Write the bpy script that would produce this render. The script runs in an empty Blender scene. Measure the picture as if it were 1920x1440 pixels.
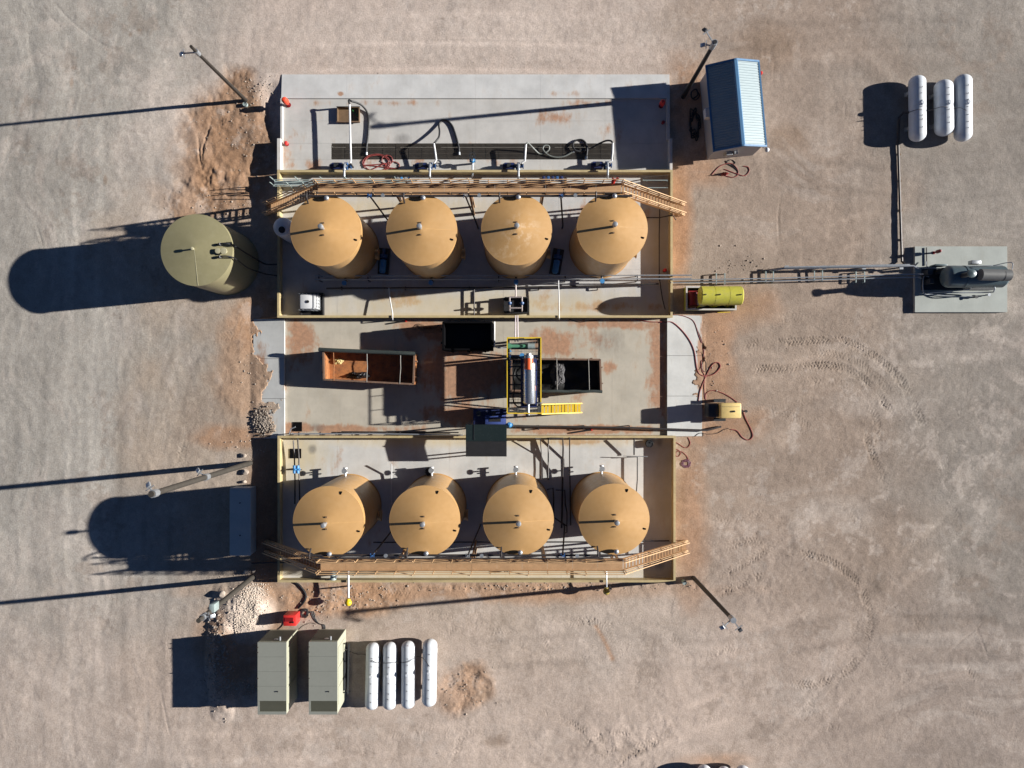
import bpy, bmesh, math, random
import numpy as np
from mathutils import Vector, Matrix
R = math.radians
random.seed(7)
scene = bpy.context.scene
COL = scene.collection

# ------------------------------------------------------------------ camera, sky, sun, exposure
H, FPX = 56.56, 1380.0                       # drone height (m), focal length in photo pixels
cam_d = bpy.data.cameras.new('camera'); cam = bpy.data.objects.new('camera', cam_d); COL.objects.link(cam)
cam_d.sensor_width = 36; cam_d.lens = 36 * FPX / 1920; cam_d.clip_end = 9000; cam_d.clip_start = 0.5
cam.location = (0, 0, H); scene.camera = cam
SUN_EL, SUN_AZ = R(20.6), R(5.6)             # sun stands to the right and slightly up in the picture
world = bpy.data.worlds.new('World'); scene.world = world; world.use_nodes = True
wn = world.node_tree
sky = wn.nodes.new('ShaderNodeTexSky'); sky.sky_type = 'NISHITA'; sky.sun_disc = False
sky.sun_elevation = SUN_EL; sky.sun_rotation = R(90) - SUN_AZ
sky.altitude = 2500; sky.air_density = 0.38; sky.dust_density = 0.0; sky.ozone_density = 3.0
bg = wn.nodes['Background']; bg.inputs[1].default_value = 0.05
wn.links.new(sky.outputs[0], bg.inputs[0])
sd = bpy.data.lights.new('sun', 'SUN'); sd.energy = 5.0; sd.angle = R(0.53); sd.color = (1.0, 0.97, 0.92)
so = bpy.data.objects.new('sun', sd); COL.objects.link(so); so.location = (60, 6, 40)
so.rotation_euler = Vector((-math.cos(SUN_EL)*math.cos(SUN_AZ), -math.cos(SUN_EL)*math.sin(SUN_AZ), -math.sin(SUN_EL))).to_track_quat('-Z', 'Y').to_euler()
vs = scene.view_settings; vs.view_transform = 'Standard'; vs.look = 'None'; vs.gamma = 1; vs.use_curve_mapping = False
vs.exposure = 1.0

# ------------------------------------------------------------------ helpers
S = FPX / H                                   # photo pixels per metre on the ground
def G(px, py, z=0.0):                         # photo pixel -> point at height z
    k = (H - z) / FPX
    return Vector(((px - 960) * k, (720 - py) * k, z))
def X(px, z=0): return G(px, 0, z).x
def Y(py, z=0): return G(0, py, z).y

class MB:
    def __init__(s): s.v = []; s.f = []
    def add(s, vs_, fs):
        o = len(s.v); s.v += [tuple(v) for v in vs_]; s.f += [tuple(i + o for i in f) for f in fs]; return s
    def box(s, x0, x1, y0, y1, z0, z1, m=None):
        if x0 > x1: x0, x1 = x1, x0
        if y0 > y1: y0, y1 = y1, y0
        vs_ = [Vector(p) for p in ((x0,y0,z0),(x1,y0,z0),(x1,y1,z0),(x0,y1,z0),(x0,y0,z1),(x1,y0,z1),(x1,y1,z1),(x0,y1,z1))]
        if m: vs_ = [m @ v for v in vs_]
        return s.add(vs_, ((3,2,1,0),(4,5,6,7),(0,1,5,4),(1,2,6,5),(2,3,7,6),(3,0,4,7)))
    def bbox(s, x0, x1, y0, y1, z0, z1, b=0.03, m=None):      # box with chamfered edges
        if x0 > x1: x0, x1 = x1, x0
        if y0 > y1: y0, y1 = y1, y0
        bm = bmesh.new(); bmesh.ops.create_cube(bm, size=1)
        for v in bm.verts: v.co = Vector((x0 + (v.co.x+.5)*(x1-x0), y0 + (v.co.y+.5)*(y1-y0), z0 + (v.co.z+.5)*(z1-z0)))
        bmesh.ops.bevel(bm, geom=bm.edges[:], offset=b, segments=2, affect='EDGES', profile=.5)
        bm.verts.index_update()
        s.add([(m @ v.co) if m else v.co.copy() for v in bm.verts], [[v.index for v in f.verts] for f in bm.faces]); bm.free(); return s
    def hexa(s, p):                            # 8 corners, bottom loop then top loop
        return s.add(p, ((3,2,1,0),(4,5,6,7),(0,1,5,4),(1,2,6,5),(2,3,7,6),(3,0,4,7)))
    def cyl(s, p0, p1, r, n=12, r1=None, caps=True):
        p0 = Vector(p0); p1 = Vector(p1); d = (p1 - p0).normalized(); r1 = r if r1 is None else r1
        a = d.orthogonal().normalized(); b = d.cross(a)
        vs_ = []
        for p, rr in ((p0, r), (p1, r1)):
            for i in range(n):
                t = 2*math.pi*i/n; vs_.append(p + (a*math.cos(t) + b*math.sin(t))*rr)
        fs = [(i, (i+1) % n, n+(i+1) % n, n+i) for i in range(n)]
        if caps: fs += [tuple(range(n-1, -1, -1)), tuple(range(n, 2*n))]
        return s.add(vs_, fs)
    def bar(s, p0, p1, w, h=None):             # square bar
        p0 = Vector(p0); p1 = Vector(p1); h = h or w; d = (p1-p0).normalized()
        up = Vector((0,0,1)) if abs(d.z) < .95 else Vector((0,1,0))
        a = d.cross(up).normalized()*w/2; b = a.cross(d).normalized()*h/2
        return s.hexa([p0-a-b, p0+a-b, p1+a-b, p1-a-b, p0-a+b, p0+a+b, p1+a+b, p1-a+b])
    def tube(s, pts, r, n=7):
        pts = [Vector(p) for p in pts]; N = len(pts); a = None; vs_ = []
        for i, p in enumerate(pts):
            d = (pts[min(i+1, N-1)] - pts[max(i-1, 0)]).normalized()
            if a is None: a = d.orthogonal().normalized()
            else: a = (a - d*a.dot(d)).normalized()
            b = d.cross(a)
            for j in range(n):
                t = 2*math.pi*j/n; vs_.append(p + (a*math.cos(t) + b*math.sin(t))*r)
        fs = [(i*n+j, i*n+(j+1) % n, (i+1)*n+(j+1) % n, (i+1)*n+j) for i in range(N-1) for j in range(n)]
        fs += [tuple(range(n-1, -1, -1)), tuple(range((N-1)*n, N*n))]
        return s.add(vs_, fs)
    def lathe(s, prof, c=(0,0,0), n=32, m=None):   # prof: (r, z); r=0 closes
        c = Vector(c); vs_ = []; fs = []; rings = []
        for r, z in prof:
            if r < 1e-6: rings.append([len(vs_)]); vs_.append(Vector((0,0,z)))
            else:
                rings.append(list(range(len(vs_), len(vs_)+n)))
                vs_ += [Vector((r*math.cos(2*math.pi*i/n), r*math.sin(2*math.pi*i/n), z)) for i in range(n)]
        for A, B in zip(rings, rings[1:]):
            for i in range(n):
                j = (i+1) % n
                if len(A) == 1 and len(B) == 1: continue
                if len(A) == 1: fs.append((A[0], B[j], B[i])) if False else fs.append((A[0], B[i], B[j]))
                elif len(B) == 1: fs.append((A[i], A[j], B[0]))
                else: fs.append((A[i], A[j], B[j], B[i]))
        vs_ = [(m @ v if m else v) + c for v in vs_]
        return s.add(vs_, fs)
    def ball(s, c, r, n=12, sz=1.0):
        return s.lathe([(r*math.sin(math.pi*i/8) if 0 < i < 8 else 0, -r*sz*math.cos(math.pi*i/8)) for i in range(9)], c, n)
    def mesh(s, name, mat, off, smooth=True, ang=0.6):
        me = bpy.data.meshes.new(name)
        me.from_pydata([(v[0]-off[0], v[1]-off[1], v[2]-off[2]) for v in s.v], [], s.f)
        bm = bmesh.new(); bm.from_mesh(me); bmesh.ops.recalc_face_normals(bm, faces=bm.faces[:]); bm.to_mesh(me); bm.free()
        me.materials.append(mat)
        if smooth: me.shade_smooth(); me.set_sharp_from_angle(angle=ang)
        return me
    def part(s, name, mat, parent=None, smooth=True, local=False, kind=None, label=None):
        off = Vector((0,0,0))
        if parent is not None and not local:
            r_ = parent
            while r_.parent: r_ = r_.parent
            off = r_.location
        o = bpy.data.objects.new(name, s.mesh(name, mat, off, smooth)); COL.objects.link(o); o.parent = parent
        if kind: o['kind'] = kind
        if label: o['label'] = label
        return o
def tag(o, label, cat, group=None):
    o['label'] = label; o['category'] = cat
    if group: o['group'] = group
    return o
def thing(name, label, cat, loc=(0,0,0), rz=0, group=None):
    o = bpy.data.objects.new(name, None); COL.objects.link(o); o.location = loc; o.rotation_euler = (0,0,rz)
    o.empty_display_size = .3
    return tag(o, label, cat, group)
def one(name, mb, mat, label, cat, loc, group=None, smooth=True):     # a thing that is one mesh
    me = mb.mesh(name, mat, Vector(loc), smooth); o = bpy.data.objects.new(name, me); COL.objects.link(o); o.location = loc
    return tag(o, label, cat, group)
def copy_tree(o, parent=None):
    kids = list(o.children); c = o.copy(); COL.objects.link(c); c.parent = parent
    for k in kids: copy_tree(k, c)
    return c
def smooth(pts, n=8):                          # Catmull-Rom
    P = [Vector(p) for p in pts]; P = [P[0]*2-P[1]] + P + [P[-1]*2-P[-2]]; out = []
    for i in range(1, len(P)-2):
        for k in range(n):
            t = k/n; a, b, c, d = P[i-1], P[i], P[i+1], P[i+2]
            out.append(.5*((2*b) + (c-a)*t + (2*a-5*b+4*c-d)*t*t + (3*b-a-3*c+d)*t**3))
    return out + [P[-2]]
def hz(pxs, z):                                # pixel list (x,y[,z]) -> points
    return [G(p[0], p[1], p[2] if len(p) > 2 else z) for p in pxs]

# ------------------------------------------------------------------ materials
def newmat(name):
    m = bpy.data.materials.new(name); m.use_nodes = True; nt = m.node_tree; return m, nt, nt.nodes['Principled BSDF']
def N(nt, t, **kw):
    n = nt.nodes.new(t)
    for k, v in kw.items(): setattr(n, k, v)
    return n
def math_n(nt, op, a, b=None, clamp=False):
    n = N(nt, 'ShaderNodeMath', operation=op, use_clamp=clamp)
    for i, v in enumerate((a, b)):
        if v is None: continue
        if isinstance(v, (int, float)): n.inputs[i].default_value = v
        else: nt.links.new(v, n.inputs[i])
    return n.outputs[0]
def noise(nt, vec, scale, detail=4, rough=.55, stretch=None):
    if stretch:
        mp = N(nt, 'ShaderNodeMapping'); mp.inputs['Scale'].default_value = stretch; nt.links.new(vec, mp.inputs[0]); vec = mp.outputs[0]
    n = N(nt, 'ShaderNodeTexNoise'); n.inputs['Scale'].default_value = scale; n.inputs['Detail'].default_value = detail; n.inputs['Roughness'].default_value = rough
    nt.links.new(vec, n.inputs['Vector']); return n.outputs[0]
def ramp(nt, fac, lo, hi, o0=0., o1=1.):
    n = N(nt, 'ShaderNodeMapRange'); n.inputs[1].default_value = lo; n.inputs[2].default_value = hi; n.inputs[3].default_value = o0; n.inputs[4].default_value = o1
    nt.links.new(fac, n.inputs[0]); return n.outputs[0]
def mix(nt, fac, a, b, mode='MIX'):
    n = N(nt, 'ShaderNodeMix', data_type='RGBA', blend_type=mode)
    for sock, v in ((n.inputs[0], fac), (n.inputs[6], a), (n.inputs[7], b)):
        if isinstance(v, (int, float)): sock.default_value = v
        elif isinstance(v, tuple): sock.default_value = (*v[:3], 1)
        else: nt.links.new(v, sock)
    return n.outputs[2]
def bump(nt, bs, h, strength=.3, dist=.02):
    b = N(nt, 'ShaderNodeBump'); b.inputs['Strength'].default_value = strength; b.inputs['Distance'].default_value = dist
    nt.links.new(h, b.inputs['Height']); nt.links.new(b.outputs[0], bs.inputs['Normal'])
MATS = {}
def paint(name, col, rough=.5, metal=0., var=.18, scale=1.2, dirt=None, dirt_amt=.35, bmp=.0, spec=.5):
    if name in MATS: return MATS[name]
    m, nt, bs = newmat(name)
    pos = N(nt, 'ShaderNodeNewGeometry').outputs['Position']
    n1 = noise(nt, pos, scale, 5); n2 = noise(nt, pos, scale*7, 3)
    f = ramp(nt, math_n(nt, 'ADD', math_n(nt, 'MULTIPLY', n1, .65), math_n(nt, 'MULTIPLY', n2, .35)), .3, .7)
    c = mix(nt, f, tuple(x*(1-var) for x in col), tuple(min(1, x*(1+var*.6)) for x in col))
    if dirt:
        d = ramp(nt, noise(nt, pos, scale*1.7, 8, .65), .48, .72, 0, dirt_amt)
        c = mix(nt, d, c, dirt)
    nt.links.new(c, bs.inputs['Base Color'])
    bs.inputs['Metallic'].default_value = metal
    nt.links.new(ramp(nt, n2, .3, .7, max(0, rough-.08), min(1, rough+.1)), bs.inputs['Roughness'])
    bs.inputs['Specular IOR Level'].default_value = spec
    if bmp: bump(nt, bs, n2, bmp, .02)
    MATS[name] = m; return m
DUST = (.36, .27, .20)
M_tan = paint('tan_tank_paint', (.465, .272, .105), .42, var=.10, scale=.5, dirt=(.50,.32,.15), dirt_amt=.35)
M_tanroof = paint('tan_roof_paint', (.475, .276, .108), .5, var=.10, scale=.45, dirt=(.49,.32,.16), dirt_amt=.25)
M_walk = paint('tan_walkway_paint', (.42, .255, .135), .5, var=.2, scale=1.5, dirt=(.34,.19,.09), dirt_amt=.5)
M_rail = paint('tan_rail_paint', (.56, .36, .19), .45, var=.12)
M_green = paint('olive_tank_paint', (.25, .225, .125), .45, var=.08, dirt=(.30,.27,.17))
M_greenlight = paint('olive_seam_paint', (.40, .37, .24), .5)
M_poly = paint('white_polyethylene', (.70, .70, .70), .4, var=.06)
M_black = paint('black_rubber', (.012, .012, .014), .55, var=.3)
M_blackhole = paint('dark_opening', (.004, .004, .005), .95, var=.1, spec=.05)
M_darkpipe = paint('dark_steel_pipe', (.05, .045, .045), .45, .3, var=.3, scale=3, dirt=(.12,.07,.04))
M_galv = paint('galvanised_steel', (.40, .42, .44), .42, .6, var=.2, scale=4)
M_insul = paint('white_insulation_jacket', (.62, .62, .62), .5, .2, var=.15, scale=6)
M_teal = paint('grey_green_rail_paint', (.30, .36, .35), .5, .2, var=.2)
M_wall = paint('cream_containment_wall', (.45, .36, .19), .6, var=.18, scale=1.5, dirt=(.33,.24,.14), dirt_amt=.55)
M_white = paint('white_tank_enamel', (.60, .63, .66), .38, var=.07, dirt=(.48,.43,.37), dirt_amt=.35)
M_concplain = paint('plain_concrete', (.42, .40, .36), .85, var=.14, scale=2, dirt=(.30,.25,.20), bmp=.15)
M_kerb = paint('kerb_concrete', (.52, .50, .47), .8, var=.1, scale=2, dirt=(.42,.34,.27), bmp=.15)
M_blue = paint('blue_machine_paint', (.03, .10, .26), .4, var=.25, scale=4, dirt=(.1,.09,.08))
M_lblue = paint('light_blue_paint', (.06, .24, .50), .4, var=.25, scale=4)
M_navy = paint('navy_skid_paint', (.018, .028, .10), .45, var=.3, scale=3)
M_darkmach = paint('charcoal_machine_paint', (.035, .038, .042), .45, .1, var=.35, scale=4)
M_red = paint('red_paint', (.62, .035, .03), .4, var=.15, scale=3)
M_orange = paint('orange_motor_paint', (.70, .11, .03), .4, var=.15, scale=3)
M_dkred = paint('dark_red_paint', (.20, .010, .012), .4, var=.25, scale=3)
M_redhose = paint('red_rubber_hose', (.26, .05, .045), .55, var=.3, scale=3)
M_greyhose = paint('grey_green_hose', (.13, .14, .13), .5, var=.2, scale=3)
M_yellow = paint('yellow_safety_paint', (.72, .50, .03), .42, var=.12, scale=3, dirt=(.45,.30,.08), dirt_amt=.3)
M_lime = paint('lime_yellow_paint', (.49, .46, .055), .45, var=.14, scale=2, dirt=(.36,.33,.12), dirt_amt=.5)
M_limedk = paint('olive_lime_paint', (.30, .31, .05), .45, var=.15, scale=2)
M_cream = paint('cream_trailer_paint', (.74, .55, .22), .35, var=.12, dirt=(.5,.38,.2), dirt_amt=.35)
M_wood = paint('brown_pole_wood', (.026, .020, .015), .7, var=.35, scale=3)
M_wood2 = paint('weathered_pole_wood', (.045, .038, .030), .75, var=.3, scale=3)
M_rust = paint('rusty_steel', (.36, .14, .045), .75, var=.35, scale=2, dirt=(.10,.05,.03), dirt_amt=.8, bmp=.2)
M_rustdk = paint('dark_rusty_rim', (.17, .10, .065), .75, var=.35, scale=4, dirt=(.05,.04,.04), bmp=.2)
M_bow = paint('dull_grey_steel', (.22,.21,.19), .6, .1, var=.2, scale=3)
M_tarp = paint('black_green_tarp', (.035, .045, .042), .55, var=.3, scale=5, bmp=.5)
M_sludge = paint('black_sludge', (.006, .006, .006), .6, var=.5, scale=4, bmp=.5)
M_bag = paint('black_plastic_sheet', (.012, .013, .016), .25, var=.3, scale=6, bmp=.5)
M_cake = paint('grey_drill_cuttings', (.085, .082, .085), .9, var=.4, scale=6, bmp=.6)
M_shed = paint('dark_green_roof_metal', (.03, .045, .046), .22, .5, var=.05, scale=.5)
M_encl = paint('grey_green_enclosure', (.225, .23, .20), .5, var=.06, scale=.7)
M_enclside = paint('cream_green_enclosure_side', (.38, .38, .29), .5, var=.08, scale=1)
M_louvre = paint('dark_louvre', (.075, .075, .055), .6, var=.12)
M_roofblue = paint('pale_roof_sheet', (.265, .325, .34), .45, .1, var=.05, scale=1)
M_trimblue = paint('blue_roof_trim', (.075, .18, .32), .4, var=.1, scale=1)
M_bwall = paint('grey_building_wall', (.38, .37, .36), .6, var=.08)
M_vessel = paint('grey_green_vessel', (.085, .12, .13), .38, .1, var=.15, scale=2)
M_greydrum = paint('dark_grey_drum', (.13, .13, .125), .5, var=.12, scale=2)
M_pumpgreen = paint('green_pump_paint', (.09, .26, .16), .4, var=.2, scale=4)
M_steel = paint('polished_steel', (.58, .60, .62), .28, .85, var=.12, scale=3)
M_cabinet = paint('slate_cabinet_paint', (.44, .48, .47), .55, var=.1, scale=1)
M_brown = paint('brown_steel_pan', (.17, .105, .055), .7, var=.3, scale=3, dirt=(.06,.04,.03))
M_stone = paint('pale_stone', (.40, .33, .27), .9, var=.35, scale=5, bmp=.3)
M_whitestone = paint('white_crushed_rock', (.62, .53, .44), .9, var=.25, scale=5, bmp=.3)
M_dirtclod = paint('reddish_soil', (.30, .18, .11), .95, var=.3, scale=4, bmp=.5)
M_grate = paint('rusty_grating', (.075, .064, .052), .6, .2, var=.3, scale=3)

def scuff_on(m, px, py, z, r, col):               # pale scuffs of their own shape on a painted roof
    nt = m.node_tree; bs = nt.nodes['Principled BSDF']; old = bs.inputs['Base Color'].links[0].from_socket
    pos = N(nt, 'ShaderNodeNewGeometry').outputs['Position']; g = G(px, py, z)
    d = N(nt, 'ShaderNodeVectorMath', operation='DISTANCE'); nt.links.new(pos, d.inputs[0]); d.inputs[1].default_value = g
    f = math_n(nt, 'MULTIPLY', ramp(nt, d.outputs['Value'], r*.25, r, 1, 0), ramp(nt, noise(nt, pos, 2.6, 8, .72), .50, .62))
    nt.links.new(mix(nt, math_n(nt, 'MULTIPLY', f, .6), old, col), bs.inputs['Base Color'])
def concrete(name, base, blobs=(), edge=None, mud=(.33, .165, .09), mud2=(.40, .27, .17), rot=None, yellow=None, scuff=None):
    """blobs: (px, py, rx_px, ry_px, strength) soil stains on a slab"""
    m, nt, bs = newmat(name)
    pos = N(nt, 'ShaderNodeNewGeometry').outputs['Position']
    n1 = noise(nt, pos, .55, 6, .6); n2 = noise(nt, pos, 3.5, 6, .65); n3 = noise(nt, pos, 1.3, 7, .7, (1, .35, 1)); nf = noise(nt, pos, 22, 3)
    br = noise(nt, pos, 6, 2, .5, (6, .12, 1))                                   # broom / float marks
    c = mix(nt, ramp(nt, n1, .32, .68), tuple(x*.86 for x in base), tuple(x*1.10 for x in base))
    c = mix(nt, ramp(nt, n3, .52, .75, 0, .32), c, (base[0]*.78, base[1]*.70, base[2]*.60))
    c = mix(nt, ramp(nt, n2, .55, .8, 0, .30), c, tuple(x*.62 for x in base))
    c = mix(nt, ramp(nt, br, .35, .65, 0, .10), c, tuple(x*.7 for x in base))
    acc = None
    for (px, py, rx, ry, st) in blobs:
        g = G(px, py); v = N(nt, 'ShaderNodeVectorMath', operation='SUBTRACT'); nt.links.new(pos, v.inputs[0]); v.inputs[1].default_value = (g.x, g.y, 0)
        w = N(nt, 'ShaderNodeVectorMath', operation='MULTIPLY'); nt.links.new(v.outputs[0], w.inputs[0]); w.inputs[1].default_value = (S/rx, S/ry, 0)
        l = N(nt, 'ShaderNodeVectorMath', operation='LENGTH'); nt.links.new(w.outputs[0], l.inputs[0])
        f = math_n(nt, 'MULTIPLY', math_n(nt, 'SUBTRACT', 1.25, l.outputs['Value'], True), st)
        acc = f if acc is None else math_n(nt, 'MAXIMUM', acc, f)
    if acc is not None:
        q = math_n(nt, 'ADD', acc, math_n(nt, 'MULTIPLY', math_n(nt, 'SUBTRACT', math_n(nt, 'ADD', math_n(nt,'MULTIPLY',n1,.7), math_n(nt,'MULTIPLY',n3,.6)), .65), 2.4))
        c = mix(nt, ramp(nt, q, .20, .75, 0, .5), c, mud2)
        mudc = mix(nt, ramp(nt, n2, .35, .65), tuple(x*.8 for x in mud), tuple(x*1.25 for x in mud)); c = mix(nt, ramp(nt, q, .36, .66, 0, .80), c, mudc)
    for (blist, bcol, lo_, hi_, op_) in ((yellow, (.52, .41, .21), .1, .9, .6), (scuff, (.11, .105, .10), .35, 1.0, .75)):
        if not blist: continue
        acc = None
        for (px, py, rx, ry, st) in blist:
            g = G(px, py); v = N(nt, 'ShaderNodeVectorMath', operation='SUBTRACT'); nt.links.new(pos, v.inputs[0]); v.inputs[1].default_value = (g.x, g.y, 0)
            w = N(nt, 'ShaderNodeVectorMath', operation='MULTIPLY'); nt.links.new(v.outputs[0], w.inputs[0]); w.inputs[1].default_value = (S/rx, S/ry, 0)
            l = N(nt, 'ShaderNodeVectorMath', operation='LENGTH'); nt.links.new(w.outputs[0], l.inputs[0])
            f = math_n(nt, 'MULTIPLY', math_n(nt, 'SUBTRACT', 1.3, l.outputs['Value'], True), st)
            acc = f if acc is None else math_n(nt, 'MAXIMUM', acc, f)
        q = math_n(nt, 'ADD', acc, math_n(nt, 'MULTIPLY', math_n(nt, 'SUBTRACT', n3, .5), .8))
        c = mix(nt, ramp(nt, q, lo_, hi_, 0, op_), c, bcol)
    nt.links.new(c, bs.inputs['Base Color']); bs.inputs['Roughness'].default_value = .82
    bump(nt, bs, math_n(nt, 'ADD', nf, n2), .12, .02)
    return m
for m_ in (M_tan, M_tanroof):                      # each tank weathered a little differently
    nt = m_.node_tree; bs = nt.nodes['Principled BSDF']; old = bs.inputs['Base Color'].links[0].from_socket
    oi = N(nt, 'ShaderNodeObjectInfo'); f = ramp(nt, oi.outputs['Random'], 0, 1)
    nt.links.new(mix(nt, 1.0, old, mix(nt, f, (.92, .93, .95), (1.06, 1.05, 1.03)), 'MULTIPLY'), bs.inputs['Base Color'])
scuff_on(M_tanroof, 978, 432, 7.1, 1.5, (.66, .50, .34)); scuff_on(M_tanroof, 950, 470, 6.8, 1.6, (.60, .42, .24))
CB = (.475, .465, .45)
M_unload = concrete('unloading_pad_concrete', (.475,.46,.435), [(1040,225,60,26,.55),(900,300,120,30,.25),(540,290,30,60,.45),(1150,240,30,40,.35),(590,310,60,20,.5),(700,195,180,8,.4),(1120,195,100,10,.45),(760,300,120,20,.4)], scuff=[(757,262,22,16,.75),(800,285,60,10,.3)])
M_ramp = concrete('ramp_concrete', (.52, .515, .50), [(640,178,8,6,.9),(1060,178,60,8,.3)])
M_floorU = concrete('upper_containment_concrete', CB, [(745,560,70,25,.5),(1130,575,150,14,.65),(1010,560,40,30,.45),(600,420,60,60,.3),(1140,395,90,25,.55)], yellow=[(900,572,420,34,.75),(900,590,420,10,.9),(1230,450,26,160,.5),(720,390,300,22,.7)])
M_mid = concrete('middle_pad_concrete', (.43,.39,.32), [(870,700,100,75,1.0),(860,775,80,28,.9),(1030,645,60,38,.85),(820,620,80,25,1.0),(560,640,40,60,.85),(1236,690,26,130,.85),(1080,640,70,45,.55),(1150,608,130,14,.8),(1140,690,22,20,.75),(780,612,60,16,.95),(880,690,130,60,.75),(620,804,240,12,.8),(1100,806,190,11,.95),(900,780,120,30,.7),(1080,735,40,30,.3)], scuff=[(1140,640,55,40,.55),(595,802,20,12,.8),(760,730,90,30,.3),(860,700,60,60,.3)])
M_floorL = concrete('lower_containment_concrete', (.51,.50,.475), [(620,860,70,30,.25),(1090,828,80,8,.7)], yellow=[(560,850,60,60,.9),(900,1072,420,14,1.1),(900,826,420,14,.8),(1240,900,26,200,.5)], scuff=[(586,842,12,12,.9),(1235,1055,16,22,.9),(1236,828,10,14,.7)])
M_apron = concrete('apron_concrete', (.50,.50,.48), [(488,700,16,60,.9),(490,790,22,40,1.0),(1312,680,8,80,.9),(1316,610,10,30,.7)])
M_equip = concrete('equipment_pad_concrete', (.36,.38,.35))

# ------------------------------------------------------------------ ground sheet
def vnoise(x, y, cell, seed):
    rs = np.random.RandomState(seed); T = rs.rand(256, 256).astype(np.float32)
    u = x/cell + 97.3; v = y/cell + 51.7
    i = np.floor(u).astype(np.int32); j = np.floor(v).astype(np.int32); fu = (u-i); fv = (v-j)
    fu = fu*fu*(3-2*fu); fv = fv*fv*(3-2*fv)
    a = T[i & 255, j & 255]; b = T[(i+1) & 255, j & 255]; c = T[i & 255, (j+1) & 255]; d = T[(i+1) & 255, (j+1) & 255]
    return (a*(1-fu)+b*fu)*(1-fv) + (c*(1-fu)+d*fu)*fv
def fbm(x, y, cell, seed, oc=4, gain=.5):
    t = 0; a = 1; s = 0
    for k in range(oc):
        t = t + a*vnoise(x, y, cell/2**k, seed+k*13); s += a; a *= gain
    return t/s
STEP = .08
def axis(half):
    fine = np.arange(-half, half+1e-6, STEP); out = []; d = .3; p = half
    while p < 3500: p += d; d *= 1.28; out.append(p)
    o = np.array(out); return np.concatenate([-o[::-1], fine, o]), len(o)
gx, ox = axis(42.0); gy, oy = axis(32.0)
XX, YY = np.meshgrid(gx, gy)
XX = XX.astype(np.float64); YY = YY.astype(np.float64)
PXX = XX*S + 960; PYY = 720 - YY*S
def blob(px, py, rx, ry, soft=.5, wob=.5, seed=3, cell=2.5):
    d = np.sqrt(((PXX-px)/rx)**2 + ((PYY-py)/ry)**2) + wob*(fbm(XX, YY, cell, seed)-.5)*2
    return np.clip((1+soft/2-d)/soft, 0, 1)
def rect(x0, x1, y0, y1, soft=6):
    fx = np.clip((PXX-x0)/soft+.5, 0, 1)*np.clip((x1-PXX)/soft+.5, 0, 1)
    return fx*np.clip((PYY-y0)/soft+.5, 0, 1)*np.clip((y1-PYY)/soft+.5, 0, 1)
inner = (np.abs(XX) < 46) & (np.abs(YY) < 36)
Z = (fbm(XX, YY, 14, 1, 3)-.5)*.20 + (fbm(XX, YY, 1.6, 21, 3)-.5)*.05 + (fbm(XX, YY, .35, 31, 3, .7)-.5)*.028
# scraper marks: long low ridges (vertical at the left, level at the right and top)
left = np.clip((620-PXX)/250, 0, 1); right = np.clip((PXX-1150)/250, 0, 1)
WX = XX+(fbm(XX, YY, 7, 401, 2)-.5)*5; WY = YY+(fbm(XX, YY, 7, 402, 2)-.5)*5
Z += left*(fbm(WX*2.2, YY*.28, 2.2, 41, 3)-.5)*.045 + right*(fbm(XX*.28, WY*2.2, 2.2, 51, 3)-.5)*.035
# disturbed soil
rough = fbm(XX, YY, .9, 61, 4, .65)-.5
A1 = blob(438, 255, 102, 118, .40, .45, 5); A2 = blob(390, 370, 95, 50, .5, .5, 6); A3 = blob(868, 1290, 55, 45, .4, .4, 7, 1.5)
A4 = blob(640, 1125, 120, 35, .5, .5, 8, 2); A5 = blob(1400, 1050, 110, 90, .8, .6, 9); A6 = blob(1160, 1400, 150, 60, .8, .6, 10); A7 = blob(470, 700, 60, 110, .7, .5, 11, 2)
Z += A1*(rough*.22 - .05) + A2*rough*.16 + A3*(rough*.24+.04) + A4*rough*.20 + A5*rough*.07 + A6*rough*.10 + A7*rough*.10
Z -= blob(508, 205, 20, 50, .9, .3, 12)*.14 + blob(500, 320, 30, 45, .9, .2, 13)*.10
Z += blob(950, 1098, 330, 8, .8, .4, 14, 1)*(rough*.4+.06)
Z += blob(462, 1142, 40, 44, .9, .25, 15, 2)*(.45+rough*.25) + blob(415, 1230, 22, 95, .9, .3, 16, 2)*(.40+rough*.2) + blob(450, 1290, 60, 22, .9, .3, 17, 2)*.25
# tyre tracks
def track(pts, width=.5, depth=.05, pitch=.24, mode='chev', seed=0, fade=.55):
    P = smooth([(*((np.array(p)-(960, 720))*(1, -1)/S), 0) for p in pts], 40)
    A = np.array([(p.x, p.y) for p in P]); d = np.linalg.norm(np.diff(A, axis=0), axis=1); s = np.concatenate([[0], np.cumsum(d)])
    ss = np.arange(0, s[-1], .035); cx = np.interp(ss, s, A[:, 0]); cy = np.interp(ss, s, A[:, 1])
    tx = np.gradient(cx); ty = np.gradient(cy); L = np.hypot(tx, ty)+1e-9; tx /= L; ty /= L
    for w in np.arange(-width/2, width/2+.001, .035):
        xs = cx - ty*w; ys = cy + tx*w
        i = np.round((xs+42)/STEP).astype(int)+ox; j = np.round((ys+32)/STEP).astype(int)+oy
        ok = (i > ox) & (i < len(gx)-ox-1) & (j > oy) & (j < len(gy)-oy-1)
        amp = np.clip((fbm(cx*1., cy*1., 2.5, 300+seed, 3)-.18)/fade*1.5, 0.25, 1)*np.clip(np.minimum(ss, ss[-1]-ss)/1.5+.15, 0, 1)
        if mode == 'chev': h = np.sin(2*math.pi*(ss/pitch + abs(w)/width*2.0))*.55 - .25
        else: h = -np.cos(np.clip(w/width*2, -1, 1)*math.pi)*.5-.3 + 0*ss
        dz[j[ok], i[ok]] = (h*depth*amp)[ok]
dz = np.zeros_like(Z)
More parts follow.
